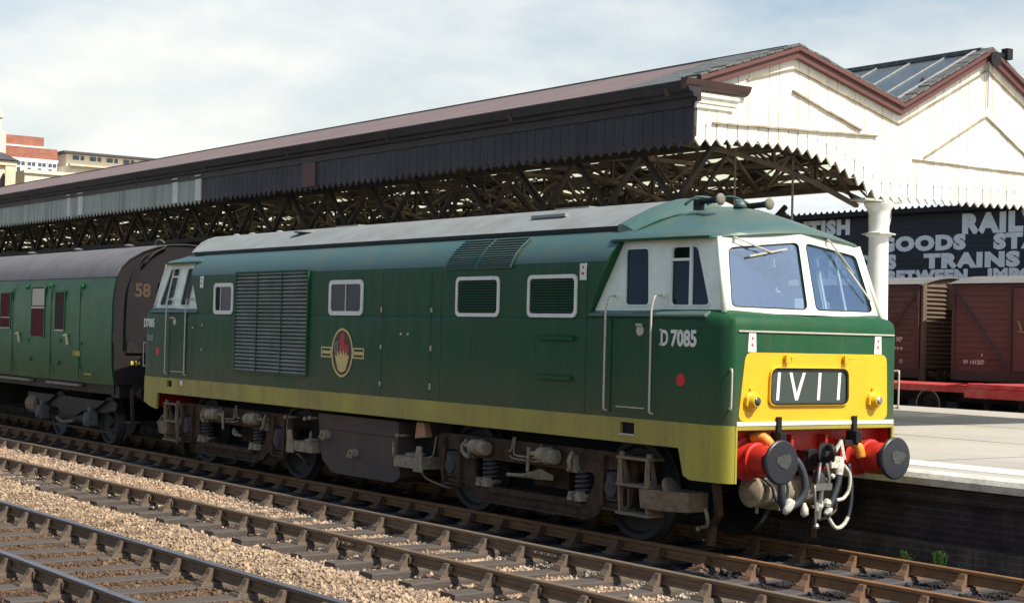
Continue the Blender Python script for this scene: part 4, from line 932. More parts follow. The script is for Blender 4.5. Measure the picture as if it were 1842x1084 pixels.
def bogie(c, e):
    X = lambda d: c+e*d
    BG = None
    for s in (-1, 1):
        f = lambda u, v, d, s=s: (X(u), s*(1.14-d), v)
        m = MB()
        outer = rpoly([(-1.98, 1.0), (1.98, 1.0), (2.0, .80), (1.9, .38), (1.40, .38), (1.34, .27), (1.20, .205), (-.92, .205), (-1.10, .27), (-1.2, .38), (-1.9, .38), (-2.0, .8)], .08)
        hole = rpoly([(-1.18, .735), (1.24, .735), (1.26, .62), (1.10, .405), (-.80, .39), (-1.12, .50)], .09)
        ax = [[(q-.15, .43), (q+.15, .43), (q+.15, .80), (q-.15, .80)] for q in (-1.62, 1.62)]
        m.prism(outer, f, 0, .05, holes=[hole]+ax)
        m.prism(rpoly([(-.86, .34), (1.12, .34), (1.02, .405), (-.78, .405)], .01), f, -.06, .0)
        m.prism([(-.95, .205), (1.20, .205), (1.20, .235), (-.95, .235)], f, -.07, .0)
        for q in (-1.80, -1.44, 1.44, 1.80): m.prism([(q-.025, .36), (q+.025, .36), (q+.035, .95), (q-.035, .95)], f, -.05, 0)
        for q in (-1.62, 1.62): m.prism([(q-.22, .345), (q+.22, .345), (q+.22, .375), (q-.22, .375)], f, -.05, .03)
        if BG is None: m.box(min(X(-.35), X(.35)), max(X(-.35), X(.35)), -.8, .8, .45, .72); m.box(min(X(-2), X(-1.9)), max(X(-2), X(-1.9)), -1.1, 1.1, .8, .95); m.box(min(X(1.9), X(2)), max(X(1.9), X(2)), -1.1, 1.1, .8, .95)
        o = build('bogie_frame' if BG else 'bogie', m, BROWN, LO if BG is None else BG, bevel=.006)
        if BG is None: BG = o
        for q in (-1.62, 1.62):
            m = MB(); a = (X(q), s*1.06, .60); b_ = (X(q), s*1.3, .60)
            m.box(X(q)-.14, X(q)+.14, min(s*1.02, s*1.15), max(s*1.02, s*1.15), .45, .76); m.lathe(a, b_, [(0, .15), (.10, .145), (.12, .11), (.15, .10), (.155, .0)], 16); m.rings([[(X(q)-.13, s*1.14, .60), (X(q)+.13, s*1.14, .60), (X(q)+.10, s*1.14, .78), (X(q)-.10, s*1.14, .78)], [(X(q)-.06, s*1.22, .60), (X(q)+.06, s*1.22, .60), (X(q)+.05, s*1.22, .74), (X(q)-.05, s*1.22, .74)]])
            build('axlebox', m, CHRD, BG, smooth=35)
        for q in (-.86, 1.0):
            m = MB(); coil(m, X(q), s*1.09, .47, .74, .088, .021, 5); m.cyl((X(q), s*1.09, .45), (X(q), s*1.09, .76), .05); build('coil_spring', m, CHRD, BG, smooth=True)
            m = MB(); m.lathe((X(q), s*1.09, .41), (X(q), s*1.09, .50), [(0, .06), (.03, .13), (.06, .135), (.07, .09)], 14)
            m.prism([(q-.14, .40), (q-.05, .40), (q-.07, .50), (q-.11, .50)], f, -.09, -.0); m.prism([(q+.0, .40), (q+.12, .40), (q+.08, .51), (q+.03, .51)], f, -.09, -.0); build('spring_seat', m, PALE, BG)
        for k, q in enumerate((-.90, .50)):
            m = MB(); a = Vector((X(q-.16), s*1.24, .885)); b_ = Vector((X(q+.18), s*1.26, .875)); L = (b_-a).length
            m.lathe(a, b_, [(0, .03), (.01, .088), (L*.5, .094), (L*.52, .105), (L*.56, .105), (L*.58, .092), (L*.98, .085), (L, .02)], 18)
            m.cyl(a-Vector((e*.16, 0, 0)), a, .028); cyl_ = build('brake_cylinder', m, PALE, BG, smooth=35)
            m = MB(); q2 = q-.34 if k == 0 else q+.42
            m.tube([(X(q2), s*1.2, .95), (X(q2-.04 if k == 0 else q2), s*1.25, .86), (X(q2+.0), s*1.24, .77), (X(q2+.1 if k == 0 else q2-.05), s*1.22, .74)], .026, 7)
            m.prism([(q2-.05, .72), (q2+.09, .72), (q2+.05, .80), (q2+.03, .92), (q2-.01, .92), (q2-.0, .80)], f, -.06, 0); build('brake_lever', m, PALE, BG)
        m = MB()
        m.tube([(X(-.36), s*1.18, .86), (X(-.32), s*1.21, .87), (X(-.27), s*1.21, .90), (X(-.25), s*1.2, 1.05)], .012, 6)
        m.tube([(X(-.21), s*1.2, 1.05), (X(-.21), s*1.22, .90), (X(-.17), s*1.22, .835), (X(.0), s*1.22, .83), (X(.2), s*1.22, .83), (X(.29), s*1.22, .86), (X(.31), s*1.2, 1.0)], .012, 6)
        m.tube([(X(-.32), s*1.2, .82), (X(-.18), s*1.22, .79), (X(.33), s*1.22, .79)], .010, 6); m.tube([(X(.13), s*1.25, .95), (X(.13), s*1.25, .85), (X(.12), s*1.25, .72), (X(.12), s*1.25, .66)], .022, 7)
        build('brake_pipe', m, PALE, BG, smooth=True)
        m = MB(); m.tube([(X(-.38), s*1.18, .585), (X(-.2), s*1.17, .59), (X(-.05), s*1.15, .60)], .022, 8, smooth=0); m.rings([[(X(-.2), s*1.12, .56), (X(-.2), s*1.12, .60), (X(.3), s*1.0, .62), (X(.3), s*1.0, .56)], [(X(-.15), s*1.18, .57), (X(-.15), s*1.18, .60), (X(.12), s*1.06, .69), (X(.12), s*1.06, .6)]]); build('damper', m, PALE, BG)
        for q in (-1.62, 1.62): wheel(X(q), s, .572, BG)
    m = MB()
    for q in (-1.62, 1.62): m.cyl((X(q), -.8, .572), (X(q), .8, .572), .09)
    build('axle', m, BROWN, BG)
    for s in (-1, 1):
        # steps and sandboxes at the outer and inner end
        m = MB(); a, b_ = 1.84, 2.34
        for q in (a, b_-.04):
            for z0, z1, y0, y1 in ((.68, .98, 1.24, 1.24), (.36, .68, 1.27, 1.24)):
                pass
            g3 = lambda u, v, d, s=s, q=q: (X(q+d), s*u, v)
            m.prism([(1.03, .36), (1.27, .36), (1.29, .68), (1.27, .97), (1.20, .97), (1.12, .68)], g3, 0, .03, holes=[rpoly([(1.19, .74), (1.235, .74), (1.24, .92), (1.215, .92)], .015), rpoly([(1.14, .42), (1.22, .42), (1.23, .62), (1.15, .62)], .015)])
            m.prism([(q-.02, .67), (q+.07, .67), (q+.055, .97), (q-.0, .97)], lambda u, v, d, s=s: (X(u), s*(1.285-d), v), 0, .02, holes=[[(q+.015, .73), (q+.04, .73), (q+.036, .90), (q+.018, .90)]])
        for z in (.355, .67, .965): m.box(*sorted((X(a-.02), X(b_+.02))), *sorted((s*1.06, s*1.30)), z-.012, z+.018)
        for q in (a+.02, b_-.02): m.cyl((X(q), s*1.24, .97), (X(q), s*1.24, 1.03), .035)
        build('foot_steps', m, BROWNL, BG, bevel=.004)
        m = MB(); z0, z1 = .44, .655
        top = [(2.22, 1.31), (2.58, 1.31), (2.86, 1.16), (2.86, .86), (2.22, .86)]; m.rings([[(X(u), s*y, z0) for u, y in [(p[0]-.04*(p[0] > 2.5), p[1]-.03) for p in top]], [(X(u), s*y, z1) for u, y in top]])
        m.lathe((X(2.54), s*1.12, z1), (X(2.62), s*1.1, z1+.05), [(0, .15), (.03, .15), (.045, .12)], 16); sb = build('sandbox', m, PALE if False else BROWNL, BG, bevel=.01, label=None)
        m = MB(); m.tube([(X(2.95), s*1.0, .50), (X(2.97), s*.98, .40), (X(2.88), s*.9, .30), (X(2.74), s*.85, .27)], .02, 7, smooth=4); m.sphere((X(2.7), s*.86, .25), .03, 8); build('sand_pipe', m, PALE, BG, smooth=True)
        m = MB(); m.rings([[(X(u), s*y, z) for u, y in ((-2.86, 1.28), (-2.2, 1.28), (-2.2, .9), (-2.86, .9))] for z in (.49, .64)]); m.lathe((X(-2.6), s*1.1, .64), (X(-2.6), s*1.1, .69), [(0, .14), (.03, .14), (.045, .1)], 16)
        m.prism([(-2.34, .46), (-2.12, .46), (-2.16, .80), (-2.26, .80)], lambda u, v, d, s=s: (X(u), s*(1.31-d), v), 0, .03)
        m.prism([(-2.86, .62), (-2.82, .62), (-2.84, .8), (-2.86, .82)], lambda u, v, d, s=s: (X(u), s*(1.31-d), v), 0, .03)
        build('sandbox', m, PALE, BG, bevel=.008)
        m = MB(); m.tube([(X(-2.28), s*1.2, .45), (X(-2.3), s*1.1, .36), (X(-2.15), s*.95, .28), (X(-2.05), s*.85, .25)], .016, 6); m.tube([(X(-1.95), s*1.2, .95), (X(-1.98), s*1.22, .72), (X(-2.05), s*1.22, .67), (X(-2.2), s*1.2, .64)], .009, 6); build('sand_pipe', m, PALE, BG, smooth=True)
bogie(3.93, 1); bogie(-4.05, -1)
m = MB(); f = lambda u, v, d: (u, -1.2+d, v)
m.prism(rpoly([(-1.17, 1.08), (1.06, 1.08), (1.02, .70), (1.12, .34), (.95, .25), (-.72, .25), (-1.02, .42)], .06), f, 0, 2.4); tk = build('fuel_tank', m, TANK, LO, bevel=.02)
m = MB(); m.prism([(-1.10, .86), (1.05, .86), (1.05, .868), (-1.10, .868)], f, -.006, .01); build('tank_seam', m, BROWN, tk)
for x, z, r in ((-.86, .78, .075), (-.05, .57, .065)):
    m = MB(); m.lathe((x, -1.19, z), (x, -1.30, z), [(0, r*1.1), (.04, r*1.1), (.05, r), (.11, r*.95), (.111, r*.55), (.08, r*.5)], 16); m.lathe((x-.05, -1.29, z-.03), (x-.05, -1.33, z-.03), [(0, .02), (.03, .02)], 8); build('filler_cap', m, PALE, tk, smooth=35)
m = MB()
for x, z in ((-1.45, .98), (-1.30, 1.0), (1.12, .90), (-2.05, .97)): m.sphere((x, -1.26, z), .035, 10); m.cyl((x, -1.0, z), (x, -1.24, z), .018)
build_each('drain_cock', m, PALE, tk, smooth=True)
m = MB(); m.rings([[(1.50, -1.2, 1.1), (1.68, -1.2, 1.1), (1.68, -1.12, 1.1), (1.50, -1.12, 1.1)], [(1.49, -1.22, .89), (1.76, -1.22, .92), (1.76, -1.12, .92), (1.49, -1.12, .89)]]); build('exhaust_drain', m, mat('primer_orange', (.42, .22, .12), .8, dirt=(.25, .15, .1), damt=.6, scale=12), LO)

# ================================================================ COACH
CG = mat('coach_green', (.010, .12, .042), .40, dirt=(.03, .15, .055), damt=.7, scale=1.6, fine=.18, spec=.2, streak=((.03, .07, .04), .5), zlo=(1.1, 1.9, (.02, .05, .025)), bump=.10, bscale=4)
CE = mat('coach_end_grey', (.019, .016, .019), .8, spec=.2, dirt=(.012, .011, .012), damt=.6, scale=3, fine=.2)
CRF = mat('coach_roof_grey', (.14, .135, .14), .8, dirt=(.085, .08, .082), damt=.7, scale=1.6, fine=.12)
MAR = mat('coach_window_maroon', (.10, .012, .018), .7, spec=.12, fine=.1)
CGL = mat('coach_lettering', (.65, .50, .10), .6, fine=.05)
CO = empty('passenger_coach', (-17.5, 0, 0), 'dark green passenger coach with grey roof coupled behind the locomotive', 'coach')
prf = [(1.30, 1.18), (1.355, 1.5), (1.37, 1.95), (1.37, 2.7), (1.345, 3.0), (1.31, 3.17)]
rf = [(1.33, 3.17), (1.26, 3.33), (1.10, 3.50), (.85, 3.65), (.55, 3.76), (.28, 3.81), (0, 3.83)]
def sym(P): return [(-y, z) for y, z in P]+[(y, z) for y, z in P[-2::-1]] if P[-1][0] == 0 else [(-y, z) for y, z in P]+[(y, z) for y, z in P[::-1]]
m = MB(); m.rings([[(x, y, z) for y, z in sym(prf)] for x in (-27.6, -8.62)]); build('coach_body', m, CG, CO, smooth=30)
m = MB(); m.rings([[(x, y, z) for y, z in sym(rf)] for x in (-27.6, -8.60)]); build('coach_roof', m, CRF, CO, smooth=40)
inside = [(1.28, 1.20), (1.335, 1.5), (1.35, 1.95), (1.35, 2.7), (1.325, 3.0), (1.28, 3.2), (1.22, 3.33), (1.08, 3.48), (.83, 3.63), (.55, 3.735), (.28, 3.785), (0, 3.80)]
m = MB(); m.rings([[(x, y, z) for y, z in sym(inside)] for x in (-8.63, -8.54)]); ce = build('coach_end', m, CE, CO, smooth=30)
m = MB(); edge = [Vector((-8.53, -y*1.012, z+.012)) for y, z in inside[2:]]; m.tube(edge+[Vector((-8.53, y*1.012, z+.012)) for y, z in inside[-2:1:-1]], .018, 6, smooth=0); build('end_beading', m, BLACK, ce)
m = MB(); m.tube([(-8.5, -.75, 3.62), (-8.48, -.92, 3.45), (-8.48, -1.08, 3.1), (-8.48, -1.14, 2.7), (-8.48, -1.14, 1.9)], .02, 7, smooth=4); m.tube([(-8.5, -.4, 3.75), (-8.48, -.65, 3.62), (-8.48, -.85, 3.4)], .025, 6); build('end_pipe', m, BLACK, ce, smooth=True)
m = MB(); m.box(-8.54, -8.50, -1.12, -.72, 1.78, 1.98); build('end_recess', m, BLACK, ce)
m = MB()
m.box(-8.66, -8.46, -.52, .52, 1.3, 3.1); build('gangway', m, BLACK, CO, bevel=.03)
text('58', 'end_number', .34, (-8.535, -.98, 2.82), (0, 1, 0), (0, 0, 1), mat('faded_number', (.055, .034, .018), .7, fine=.2), CO, bold=.012, xs=.9)
text('B 34', 'end_letters', .10, (-8.535, -1.02, 1.56), (0, 1, 0), (0, 0, 1), CGL, CO, bold=.004)
m = MB(); m.lathe((-8.54, -.66, 1.57), (-8.53, -.66, 1.57), [(0, .05), (.006, .05)], 14); build('end_spot', m, mat('faded_red', (.25, .05, .03), .7), CO)
m = MB(); m.lathe((-8.5, -.6, 2.2), (-8.38, -.6, 2.2), [(0, .05), (.04, .11), (.10, .11), (.12, .08)], 14); build('tail_lamp_bracket', m, mat('lamp_cream', (.6, .5, .2), .6), CO)
text('S 34608', 'coach_number', .135, (-10.5, -1.374, 1.68), (1, 0, 0), (0, 0, 1), CGL, CO, bold=.003, xs=.82)
text('BSK 33 TONS', 'coach_lettering', .055, (-9.95, -1.352, 1.33), (1, 0, 0), (0, 0, 1), CGL, CO, xs=1.1)
def cwin(x0, x1, z0, z1, kind):
    f = lambda u, v, d: (u, -1.379+d, v)
    m = MB(); m.prism(rrect(x0-.03, x1+.03, z0-.03, z1+.03, .05), f, -.005, .02, holes=[rrect(x0, x1, z0, z1, .04)]); fr = build('coach_window', m, CG, CO)
    m = MB(); m.prism(rrect(x0, x1, z0, z1, .04), f, .0, .004); build('pane', m, MAR if kind < 2 else mat('dark_red_pane', (.03, .008, .012), .6, spec=.15), fr)
    m = MB()
    if kind == 1: m.box(x0, x1, -1.385, -1.37, z1-.42, z1-.38); m.prism(rrect(x0+.04, x1, z1-.36, z1-.02, .03), f, -.004, 0)
    if kind == 0: m.box(x0, x1, -1.385, -1.37, z0-.02, z0+.0); m.box(x0+.02, x1-.02, -1.38, -1.37, z0+.2, z0+.22)
    if kind == 2: m.box(x0, x1, -1.385, -1.37, z0-.02, z0+.01)
    build('window_bar', m, ALU, fr)
cwin(-12.85, -12.12, 2.02, 3.0, 1); cwin(-11.5, -11.02, 2.16, 2.90, 2); cwin(-14.75, -14.15, 2.18, 2.90, 0); cwin(-17.3, -16.6, 2.02, 3.0, 1); cwin(-19.5, -18.9, 2.18, 2.9, 0); cwin(-22, -21.3, 2.02, 3.0, 1)
for x in (-13.6, -10.85, -17.9): m = MB(); m.bar((x-.10, -1.40, 2.06), (x+.08, -1.40, 2.08), .03, .03); m.bar((x+.03, -1.40, 2.08), (x+.12, -1.40, 1.88), .035, .03); m.cyl((x, -1.36, 2.07), (x, -1.41, 2.07), .02); build('door_handle', m, mat('brass', (.70, .62, .38), .4, .3) if not bpy.data.materials.get('brass') else bpy.data.materials['brass'], CO)
m = MB()
for x in (-10.2, -11.75, -14.0, -15.6): m.box(x-.004, x+.004, -1.378, -1.36, 1.25, 3.1)
for i, (x, z) in enumerate(((-10.1, 3.0), (-11.85, 3.03), (-13.2, 3.02), (-10.2, 1.5), (-11.3, 1.52), (-12.9, 1.56), (-11.2, 1.95), (-13.0, 1.95), (-10.1, 1.93))): m.lathe((x, -1.36, z), (x, -1.39, z), [(0, .05), (.02, .045), (.03, .02)], 10)
build_each('hinge_and_vent', m, CG, CO)
m = MB(); m.box(-27.4, -8.8, -1.22, 1.22, 1.0, 1.18); m.box(-8.95, -8.6, -1.2, 1.2, .95, 1.25)
for x in (-16.4, -18.4, -20.4): m.box(x-.7, x+.7, -1.1, 1.1, .5, 1.0)
build('solebar', m, BLACK, CO)
for x0, x1 in ((-12.0, -10.3), (-15.9, -13.0)): m = MB(); m.box(x0, x1, -1.36, -1.24, 1.10, 1.145); build('footboard', m, PALE, CO)
m = MB()
for x in (-10.5, -13.2, -16, -19, -23): m.lathe((x, -.3, 3.74), (x, -.3, 3.88), [(0, .07), (.08, .07), (.10, .11), (.13, .04)], 12)
m.tube([(-8.7, -.35, 3.84), (-8.9, -.35, 3.9), (-9.1, -.35, 3.88), (-9.15, -.35, 3.8)], .015, 6); build_each('roof_vent', m, CRF, CO)
bgo = None
m = MB()
for s in (-1, 1):
    f = lambda u, v, d, s=s: (u, s*(1.10-d), v)
    m.prism(rpoly([(-13.7, .86), (-8.95, .86), (-8.95, .70), (-9.6, .62), (-10.6, .62), (-11.0, .50), (-11.6, .50), (-12.0, .62), (-13.1, .62), (-13.7, .7)], .05), f, 0, .06)
    for q in (-10.0, -12.6):
        m.rings([[(q-.65, s*1.16, .86), (q+.65, s*1.16, .86), (q+.1, s*1.16, .66), (q-.1, s*1.16, .66)], [(q-.65, s*1.10, .86), (q+.65, s*1.10, .86), (q+.1, s*1.10, .66), (q-.1, s*1.10, .66)]])
m.box(-12, -10.6, -1.05, 1.05, .4, .8)
m.box(-12.2, -9.0, -1.14, -1.10, .27, .31)
bgo = build('bogie', m, BLACK, CO)
for s in (-1, 1):
    for q in (-10.0, -12.6):
        wheel(q, s, .457, bgo)
        m = MB(); m.box(q-.12, q+.12, *sorted((s*1.08, s*1.27)), .36, .62); m.lathe((q, s*1.26, .47), (q, s*1.32, .47), [(0, .10), (.04, .09), (.05, .03)], 12); m.box(q-.08, q+.08, *sorted((s*1.08, s*1.22)), .62, .72); build('axlebox', m, mat('axlebox_dust', (.12, .115, .12), .85, dirt=(.04, .04, .042), damt=.8, scale=14) if not bpy.data.materials.get('axlebox_dust') else bpy.data.materials['axlebox_dust'], bgo, bevel=.01)
    m = MB(); m.tube([(-11.9, s*1.14, .42), (-11.5, s*1.16, .36), (-11.0, s*1.14, .40)], .03, 6); m.lathe((-13.6, s*1.0, .62), (-13.1, s*1.0, .62), [(0, .2), (.5, .2)], 12); build_each('spring_link', m, BROWNL, bgo)
wheel(-24.0, -1, .457, bgo); wheel(-26.6, -1, .457, bgo); wheel(-24.0, 1, .457, bgo); wheel(-26.6, 1, .457, bgo)
for y in (-.864, .864):
    m = MB(); m.lathe((-8.6, y, 1.05), (-7.95, y, 1.05), [(0, .16), (.05, .16), (.06, .12), (.4, .11), (.41, .07), (.6, .07), (.61, .2), (.65, .2)], 16); build('buffer', m, BLACK, CO)
m = MB(); m.tube([(-8.55, -.3, 1.15), (-8.4, -.35, .9), (-8.2, -.3, .75), (-8.0, -.2, .9), (-7.8, -.2, 1.1)], .035, 8, smooth=4); m.tube([(-8.55, -.75, 1.2), (-8.35, -.7, .98), (-8.2, -.7, .80)], .03, 7); m.bar((-8.5, -1.0, 1.1), (-8.42, -1.0, .55), .05, .06); m.box(-8.5, -8.2, -1.12, -.92, .50, .54); build('end_hose', m, BROWN, CO)

# ================================================================ CANOPY
CW = mat('canopy_white_boards', (.82, .79, .69), .6, dirt=(.52, .47, .37), damt=.55, scale=3, fine=.04, stretch=(1, 3, .22))
CWD = mat('canopy_weathered_white', (.50, .51, .43), .7, streak=((.22, .24, .2), .9), dirt=(.28, .30, .26), damt=.8, scale=2.5, fine=.1, stretch=(1, 1, .2))
CB = mat('canopy_dark_paint', (.024, .017, .024), .6, dirt=(.045, .036, .048), damt=.6, scale=2, streak=((.06, .045, .05), .5), fine=.25, stretch=(.6, 1, .6))
CBC = mat('cornice_dark_paint', (.012, .010, .016), .5, dirt=(.05, .035, .035), damt=.5, scale=3, fine=.2)
MAU = mat('roof_mauve_felt', (.165, .118, .112), .8, dirt=(.22, .165, .155), damt=.6, scale=1.2, fine=.1)
BARGE = mat('bargeboard_oxide', (.125, .048, .042), .6, dirt=(.10, .045, .04), damt=.5, scale=3)
SLATE = mat('slate_dark', (.085, .09, .09), .7, dirt=(.2, .2, .18), damt=.8, scale=9, fine=.3, bump=.5, bscale=30)
LEAD = mat('lead_flashing', (.28, .29, .28), .6, dirt=(.5, .5, .46), damt=.8, scale=14)
RGL = mat('roof_glazing_blue', (.12, .155, .205), .3, dirt=(.17, .20, .25), damt=.6, scale=2.5, fine=.05)

TRM = mat('truss_brown', (.045, .030, .018), .8, dirt=(.12, .085, .05), damt=.9, scale=1.7, fine=.2)  # the paler patches are sunlight painted onto the dark ironwork
TRD = mat('girder_dark', (.022, .016, .012), .8, dirt=(.09, .06, .03), damt=.6, scale=2.5, fine=.2)
RUND = mat('roof_boards_sooty', (.045, .038, .028), .9, dirt=(.10, .08, .05), damt=.5, scale=3, stretch=(.3, 3, 1))
def skyl():
    m = bpy.data.materials.new('skylight_glass'); m.use_nodes = True; t = m.node_tree; n = t.nodes; l = t.links; n.remove(n['Principled BSDF'])
    a = n.new('ShaderNodeBsdfTransparent'); a.inputs[0].default_value = (.88, .90, .84, 1); b_ = n.new('ShaderNodeBsdfTranslucent'); b_.inputs[0].default_value = (.66, .68, .58, 1)
    nz = n.new('ShaderNodeTexNoise'); nz.inputs['Scale'].default_value = 4; mxn = n.new('ShaderNodeMixShader'); mr_ = n.new('ShaderNodeMapRange'); mr_.inputs[3].default_value = .3; mr_.inputs[4].default_value = .8
    l.new(nz.outputs[0], mr_.inputs[0]); l.new(mr_.outputs[0], mxn.inputs[0]); l.new(a.outputs[0], mxn.inputs[1]); l.new(b_.outputs[0], mxn.inputs[2]); l.new(mxn.outputs[0], n['Material Output'].inputs[0]); return m
SKY = skyl()
XG, XL = 3.49, -62.
RGT = RGL.copy(); RGT.name = 'roof_glazing_see_through'
_t = RGT.node_tree; _p = _t.nodes['Principled BSDF']; _tr = _t.nodes.new('ShaderNodeBsdfTranslucent'); _tr.inputs[0].default_value = (.80, .88, .74, 1)
_mx = _t.nodes.new('ShaderNodeMixShader'); _mx.inputs[0].default_value = .35; _t.links.new(_p.outputs[0], _mx.inputs[1]); _t.links.new(_tr.outputs[0], _mx.inputs[2]); _t.links.new(_mx.outputs[0], _t.nodes['Material Output'].inputs[0])
CN = empty('platform_canopy', (XG, 5.47, .85), 'long platform canopy with white boarded gable end, dark fascia and saw-tooth valance', 'canopy')
EY, EZ = 1.60, 5.72                          # eaves line over the track
RDG = [(3.66, 6.45), (5.87, 5.84), (7.91, 6.90), (9.95, 5.84), (12.0, 6.90), (14.05, 5.84), (16.1, 6.6)]
seq = [(EY, EZ)]+RDG
def slope(name, k, mi, x0, x1, off=0., th=.05, ya=0., yb=1.):
    (y0, z0), (y1, z1) = seq[k], seq[k+1]
    A = (y0+(y1-y0)*ya, z0+(z1-z0)*ya); B = (y0+(y1-y0)*yb, z0+(z1-z0)*yb)
    m = MB(); m.rings([[(x, A[0], A[1]+off), (x, B[0], B[1]+off), (x, B[0], B[1]+off-th), (x, A[0], A[1]+off-th)] for x in (x0, x1)]); return m
# near roof slope: felt; others: bays of boarding and glazing
m = slope('', 0, 0, XL, XG-1.5); build('roof_slope', m, MAU, CN)
m = slope('', 0, 0, XG-1.5+.003, XG+.05, .012); build('roof_slope', m, SLATE, CN)
m = MB(); x = XL; xend = XL
while x < xend: m.rings([[(xx, EY+(3.66-EY)*t, EZ+(6.45-EZ)*t+.02) for t in (0, 1)]+[(xx, EY+(3.66-EY)*t, EZ+(6.45-EZ)*t) for t in (1, 0)] for xx in (x, x+.05)]); x += 1.8
m = MB(); m.bar((XL, 3.66, 6.425), (XG-.05, 3.66, 6.425), .16, .05); m.bar((XL, 7.91, 6.905), (XG-.05, 7.91, 6.905), .18, .07); build('ridge_capping', m, SLATE, CN)
for k in range(1, 7):
    glaz = k in (2, 3, 4, 5, 1, 6)
    for part, (ya, yb) in enumerate(((0, .28), (.28, .82), (.82, 1))) if glaz else ():
        pass
    lo = (.06, .80) if k % 2 == 0 else (.20, .94)
    m = slope('', k, 0, XL, XG, ya=0, yb=lo[0]); m2 = slope('', k, 0, XL, XG, ya=lo[1], yb=1)
    m.add(m2.v, m2.f); 
    if k == 2:
        m = slope('', 2, 0, XL, XG-.02, 0, .012); build('roof_slope', m, RGT, CN)
        m = MB(); x = XG-.05
        while x > -30: 
            (y0, z0), (y1, z1) = seq[2], seq[3]; m.bar((x, y0, z0+.015), (x, y1, z1+.015), .018, .02); x -= .70
        build('glazing_bar', m, LEAD, CN); continue
    build('roof_slope', m, RUND, CN)
    gm = MB(); bm_ = MB(); x = XG; i = 0
    while x > XL:
        w_ = 2.1 if (i % 3) else 1.0
        q = slope('', k, 0, x-w_, x, -.01, .01, lo[0], lo[1])
        if i % 3: gm.add(q.v, q.f)
        else: q = slope('', k, 0, x-w_, x, 0, .04, lo[0], lo[1]); bm_.add(q.v, q.f)
        (y0, z0), (y1, z1) = seq[k], seq[k+1]
        for t in range(int(w_/.7)):
            xx = x-.7*t; bm_.bar((xx, y0+(y1-y0)*lo[0], z0+(z1-z0)*lo[0]-.03), (xx, y0+(y1-y0)*lo[1], z0+(z1-z0)*lo[1]-.03), .025, .05)
        x -= w_; i += 1
    build('skylight', gm, SKY, CN); build('roof_boarding', bm_, RUND, CN)
m = MB()
for y, z in (RDG[1], RDG[3], RDG[5]): m.box(XL, XG-.06, y-.12, y+.12, z-.16, z-.03)
build('valley_gutter', m, RUND, CN)
# fascia towards the track: dark boards with the older white boards showing in the far bays
def teeth(u0, u1, zt, zb, fn, d0, d1, mb, p=.21, h=.105, slots=True):
    n = max(1, round((u1-u0)/p)); p = (u1-u0)/n
    for i in range(n):
        a = u0+i*p; g_ = .004
        jz = (rnd.random()-.5)*.012 - (.0 if rnd.random() > .03 else -.06)
        mb.prism([(a+g_, zb), (a+p/2, zb-h+jz), (a+p-g_, zb), (a+p-g_, zt), (a+g_, zt)], fn, d0, d1)
f = lambda u, v, d: (u, 1.80+d, v)
def fz(x): return 4.975
m = MB(); teeth(-11.75, XG, 5.5, 4.975, f, 0, .025, m); m.box(-11.75, XG, 1.825, 1.85, 5.0, 5.55); build('fascia', m, CB, CN)
m = MB(); teeth(-40, -11.80, 5.5, 4.975, f, 0, .025, m); m.box(-40, -11.8, 1.825, 1.85, 5.0, 5.55); build('fascia', m, CWD, CN, label='weathered white valance boards')
for x0, x1, mt in ((-12.05, -11.78, CW), (-13.2, -12.95, CW), (-18.75, -18.45, CW), (-19.5, -19.3, CW), (-7.35, -6.85, BARGE)):
    m = MB(); m.box(x0, x1, 1.775, 1.80, 4.95, 5.52); m.box(x0-.02, x1+.02, 1.76, 1.80, 5.46, 5.56); build('fascia_panel', m, mt, CN)
m = MB()
def corn(m, P, x0, x1): m.rings([[(x, y, z) for y, z in P] for x in (x0, x1)])
cp = [(1.83, 5.46), (1.765, 5.46), (1.755, 5.51), (1.70, 5.52), (1.68, 5.57), (1.62, 5.59), (1.58, 5.67), (1.56, 5.705), (1.83, 5.705)]
corn(m, cp, XL, XG+.10)
m.rings([[(x, 1.775, 5.40), (x, 1.80, 5.40), (x, 1.80, 5.5), (x, 1.76, 5.5)] for x in (XL, XG-.01)])
build('cornice', m, CBC, CN)
m = MB(); m.bar((XL, 1.60, 5.712), (XG+.10, 1.60, 5.712), .10, .02); build('eaves_gutter', m, CBC, CN)
# cornice return on the gable: dark above, white mouldings below
m = MB(); cg = [(XG+.01, 5.61), (XG+.06, 5.62), (XG+.12, 5.67), (XG+.15, 5.74), (XG+.01, 5.76)]
m.rings([[(x, y, z) for x, z in cg] for y in (1.54, 2.72)]); build('cornice_return', m, mat('cornice_oxide', (.075, .035, .035), .6, dirt=(.04, .03, .03), damt=.6), CN)
m = MB(); m.rings([[(x, y, z) for x, z in [(XG+.01, 5.44), (XG+.05, 5.45), (XG+.06, 5.50), (XG+.09, 5.53), (XG+.09, 5.565), (XG+.01, 5.60)]] for y in (1.80, 2.55)]); m.rings([[(x, y, z) for x, z in [(XG+.0, 5.38), (XG+.035, 5.39), (XG+.035, 5.44), (XG+.0, 5.45)]] for y in (1.80, 2.50)]); build('white_moulding', m, CW, CN)
